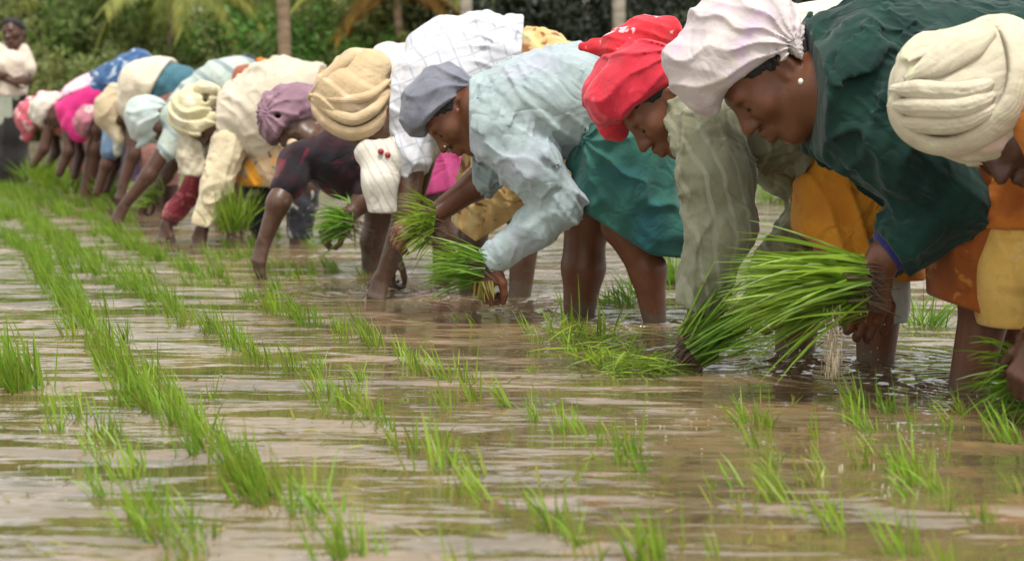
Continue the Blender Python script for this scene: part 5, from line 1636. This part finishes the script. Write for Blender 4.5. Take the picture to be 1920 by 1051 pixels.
hp = bunch(W(1240, 700, 3.9), (0.6, -0.1, 0.25), 130, 0.14, 0.06, 0.7, 1.0, 22, 'loose flat seedlings at the right end of the floating heap', mat=M_RICE, roots=False)
hp.scale.z = 0.5
bunch(W(1080, 628, 4.55), (-0.1, -0.2, 0.6), 90, 0.13, 0.06, 0.6, 0.8, 14, 'thin loose seedlings floating below the green skirt', mat=M_RICE, roots=False)
bunch(W(1155, 566, 5.4), (-0.3, 0, 0.5), 120, 0.13, 0.06, 0.6, 0.9, 15, 'flat seedling heap lying between the legs under the green skirt', mat=M_RICE_D, roots=False)
bunch(W(1265, 535, 6.0), (-0.1, 0, 0.9), 120, 0.18, 0.035, 0.3, 0.4, 16, 'green seedling bundle standing behind the hem of the green skirt')
bunch(W(1455, 375, 11.5), (0.1, 0, 0.7), 160, 0.3, 0.1, 0.5, 0.6, 17, 'bright seedling pile far off beyond the orange skirt', mat=M_RICE)
bunch(W(1740, 610, 4.8), (0.2, 0, 0.8), 70, 0.16, 0.03, 0.4, 0.6, 18, 'sparse green seedlings standing between orange skirt and dark leg', mat=M_RICE, roots=False)


# ------------------------------------------------------------------ drips, bubbles, floating bits
def drops(name, pts, rad, mat, seg=6):
    V0 = []
    for j in range(5):
        t = math.pi * j / 4
        for i in range(seg):
            V0.append([math.sin(t) * math.cos(2 * math.pi * i / seg), math.sin(t) * math.sin(2 * math.pi * i / seg), math.cos(t)])
    Q0 = [[j * seg + i, (j + 1) * seg + i, (j + 1) * seg + (i + 1) % seg, j * seg + (i + 1) % seg] for j in range(4) for i in range(seg)]
    V0 = np.array(V0); Q0 = np.array(Q0)
    return link(name, mesh_np(name, *merge([(V0 * r * np.array([1, 1, st]) + np.asarray(q), Q0) for q, r, st in pts]), mat))


M_DROP = plain('muddy_drops', (0.55, 0.44, 0.30), 0.12)
M_FOAM = plain('foam_bubbles', (0.62, 0.58, 0.50), 0.3)
dr = []
for _ in range(260):
    x, y = rp.gauss(1562, 9), rp.uniform(575, 705)
    dr.append((W(x, y, 3.5 + rp.gauss(0, .03)), rp.uniform(0.0005, 0.0013), rp.uniform(3, 16)))
for _ in range(60):
    dr.append((W(rp.gauss(1545, 70), rp.uniform(585, 690), 3.55 + rp.gauss(0, .06)), rp.uniform(0.0007, 0.0016), 1.5))
for _ in range(50):
    g = ground(rp.gauss(710, 22), rp.gauss(543, 5)); dr.append((g + np.array([0, 0, abs(rp.gauss(0, .02))]), rp.uniform(0.0015, 0.004), 1))
tag(drops('water_drips', dr, None, M_DROP), 'muddy drips and splashes falling from the held seedlings', 'water drips', kind='stuff')
fo = []
for (cx, cy, sx, sy, n) in [(1700, 810, 50, 30, 60), (1350, 790, 60, 25, 40), (1290, 800, 40, 20, 25), (1640, 900, 60, 30, 40), (150, 880, 60, 60, 40), (1810, 735, 60, 12, 50), (700, 545, 50, 8, 50), (1300, 660, 50, 8, 40), (1500, 665, 60, 8, 40), (1650, 680, 50, 6, 40)]:
    for _ in range(n // 2):
        g = ground(rp.gauss(cx, sx), rp.gauss(cy, sy)); fo.append((g, rp.uniform(0.0006, 0.0019), 0.4))
tag(drops('foam_bubbles', fo, None, M_FOAM), 'small pale bubbles floating on the stirred muddy water', 'bubbles', kind='stuff')
db = []
rg = np.random.default_rng(9)
for _ in range(420):
    x, y = rp.uniform(-50, 1950), 470 + 600 * rp.random() ** 1.1
    if y < 560 and x > 500: continue
    g = ground(x, y) + np.array([0, 0, 0.003])
    a = rp.uniform(0, 6.28); v, q = blade(g, (math.cos(a), math.sin(a), 0.1), rp.uniform(0.012, 0.06), rp.uniform(0.0008, 0.002), 0.15, rg, 2)
    db.append((v, q))
tag(link('floating_straw', mesh_np('floating_straw', *merge(db), M_STRAW)), 'bits of yellow straw and broken leaf floating on the water', 'straw', kind='stuff')

# stirred clods of mud breaking the surface round the legs and roots
M_CLOD = plain('wet_mud', (0.13, 0.085, 0.052), 0.35)
cl = []
for (cx, cy, sx, sy, n) in [(1790, 728, 60, 8, 26), (1300, 662, 40, 7, 16), (1490, 662, 40, 5, 12), (1640, 684, 40, 5, 12), (1090, 590, 30, 4, 10), (1225, 606, 25, 4, 10), (985, 560, 25, 4, 10), (710, 546, 25, 4, 10), (1560, 800, 60, 14, 16), (880, 580, 60, 6, 16)]:
    for _ in range(n):
        g = ground(rp.gauss(cx, sx), rp.gauss(cy, sy)); cl.append((g - np.array([0, 0, .003]), rp.uniform(0.006, 0.02), 0.35))
tag(drops('mud_clods', cl, None, M_CLOD, 8), 'wet clods of mud stirred up around the legs', 'mud', kind='stuff')
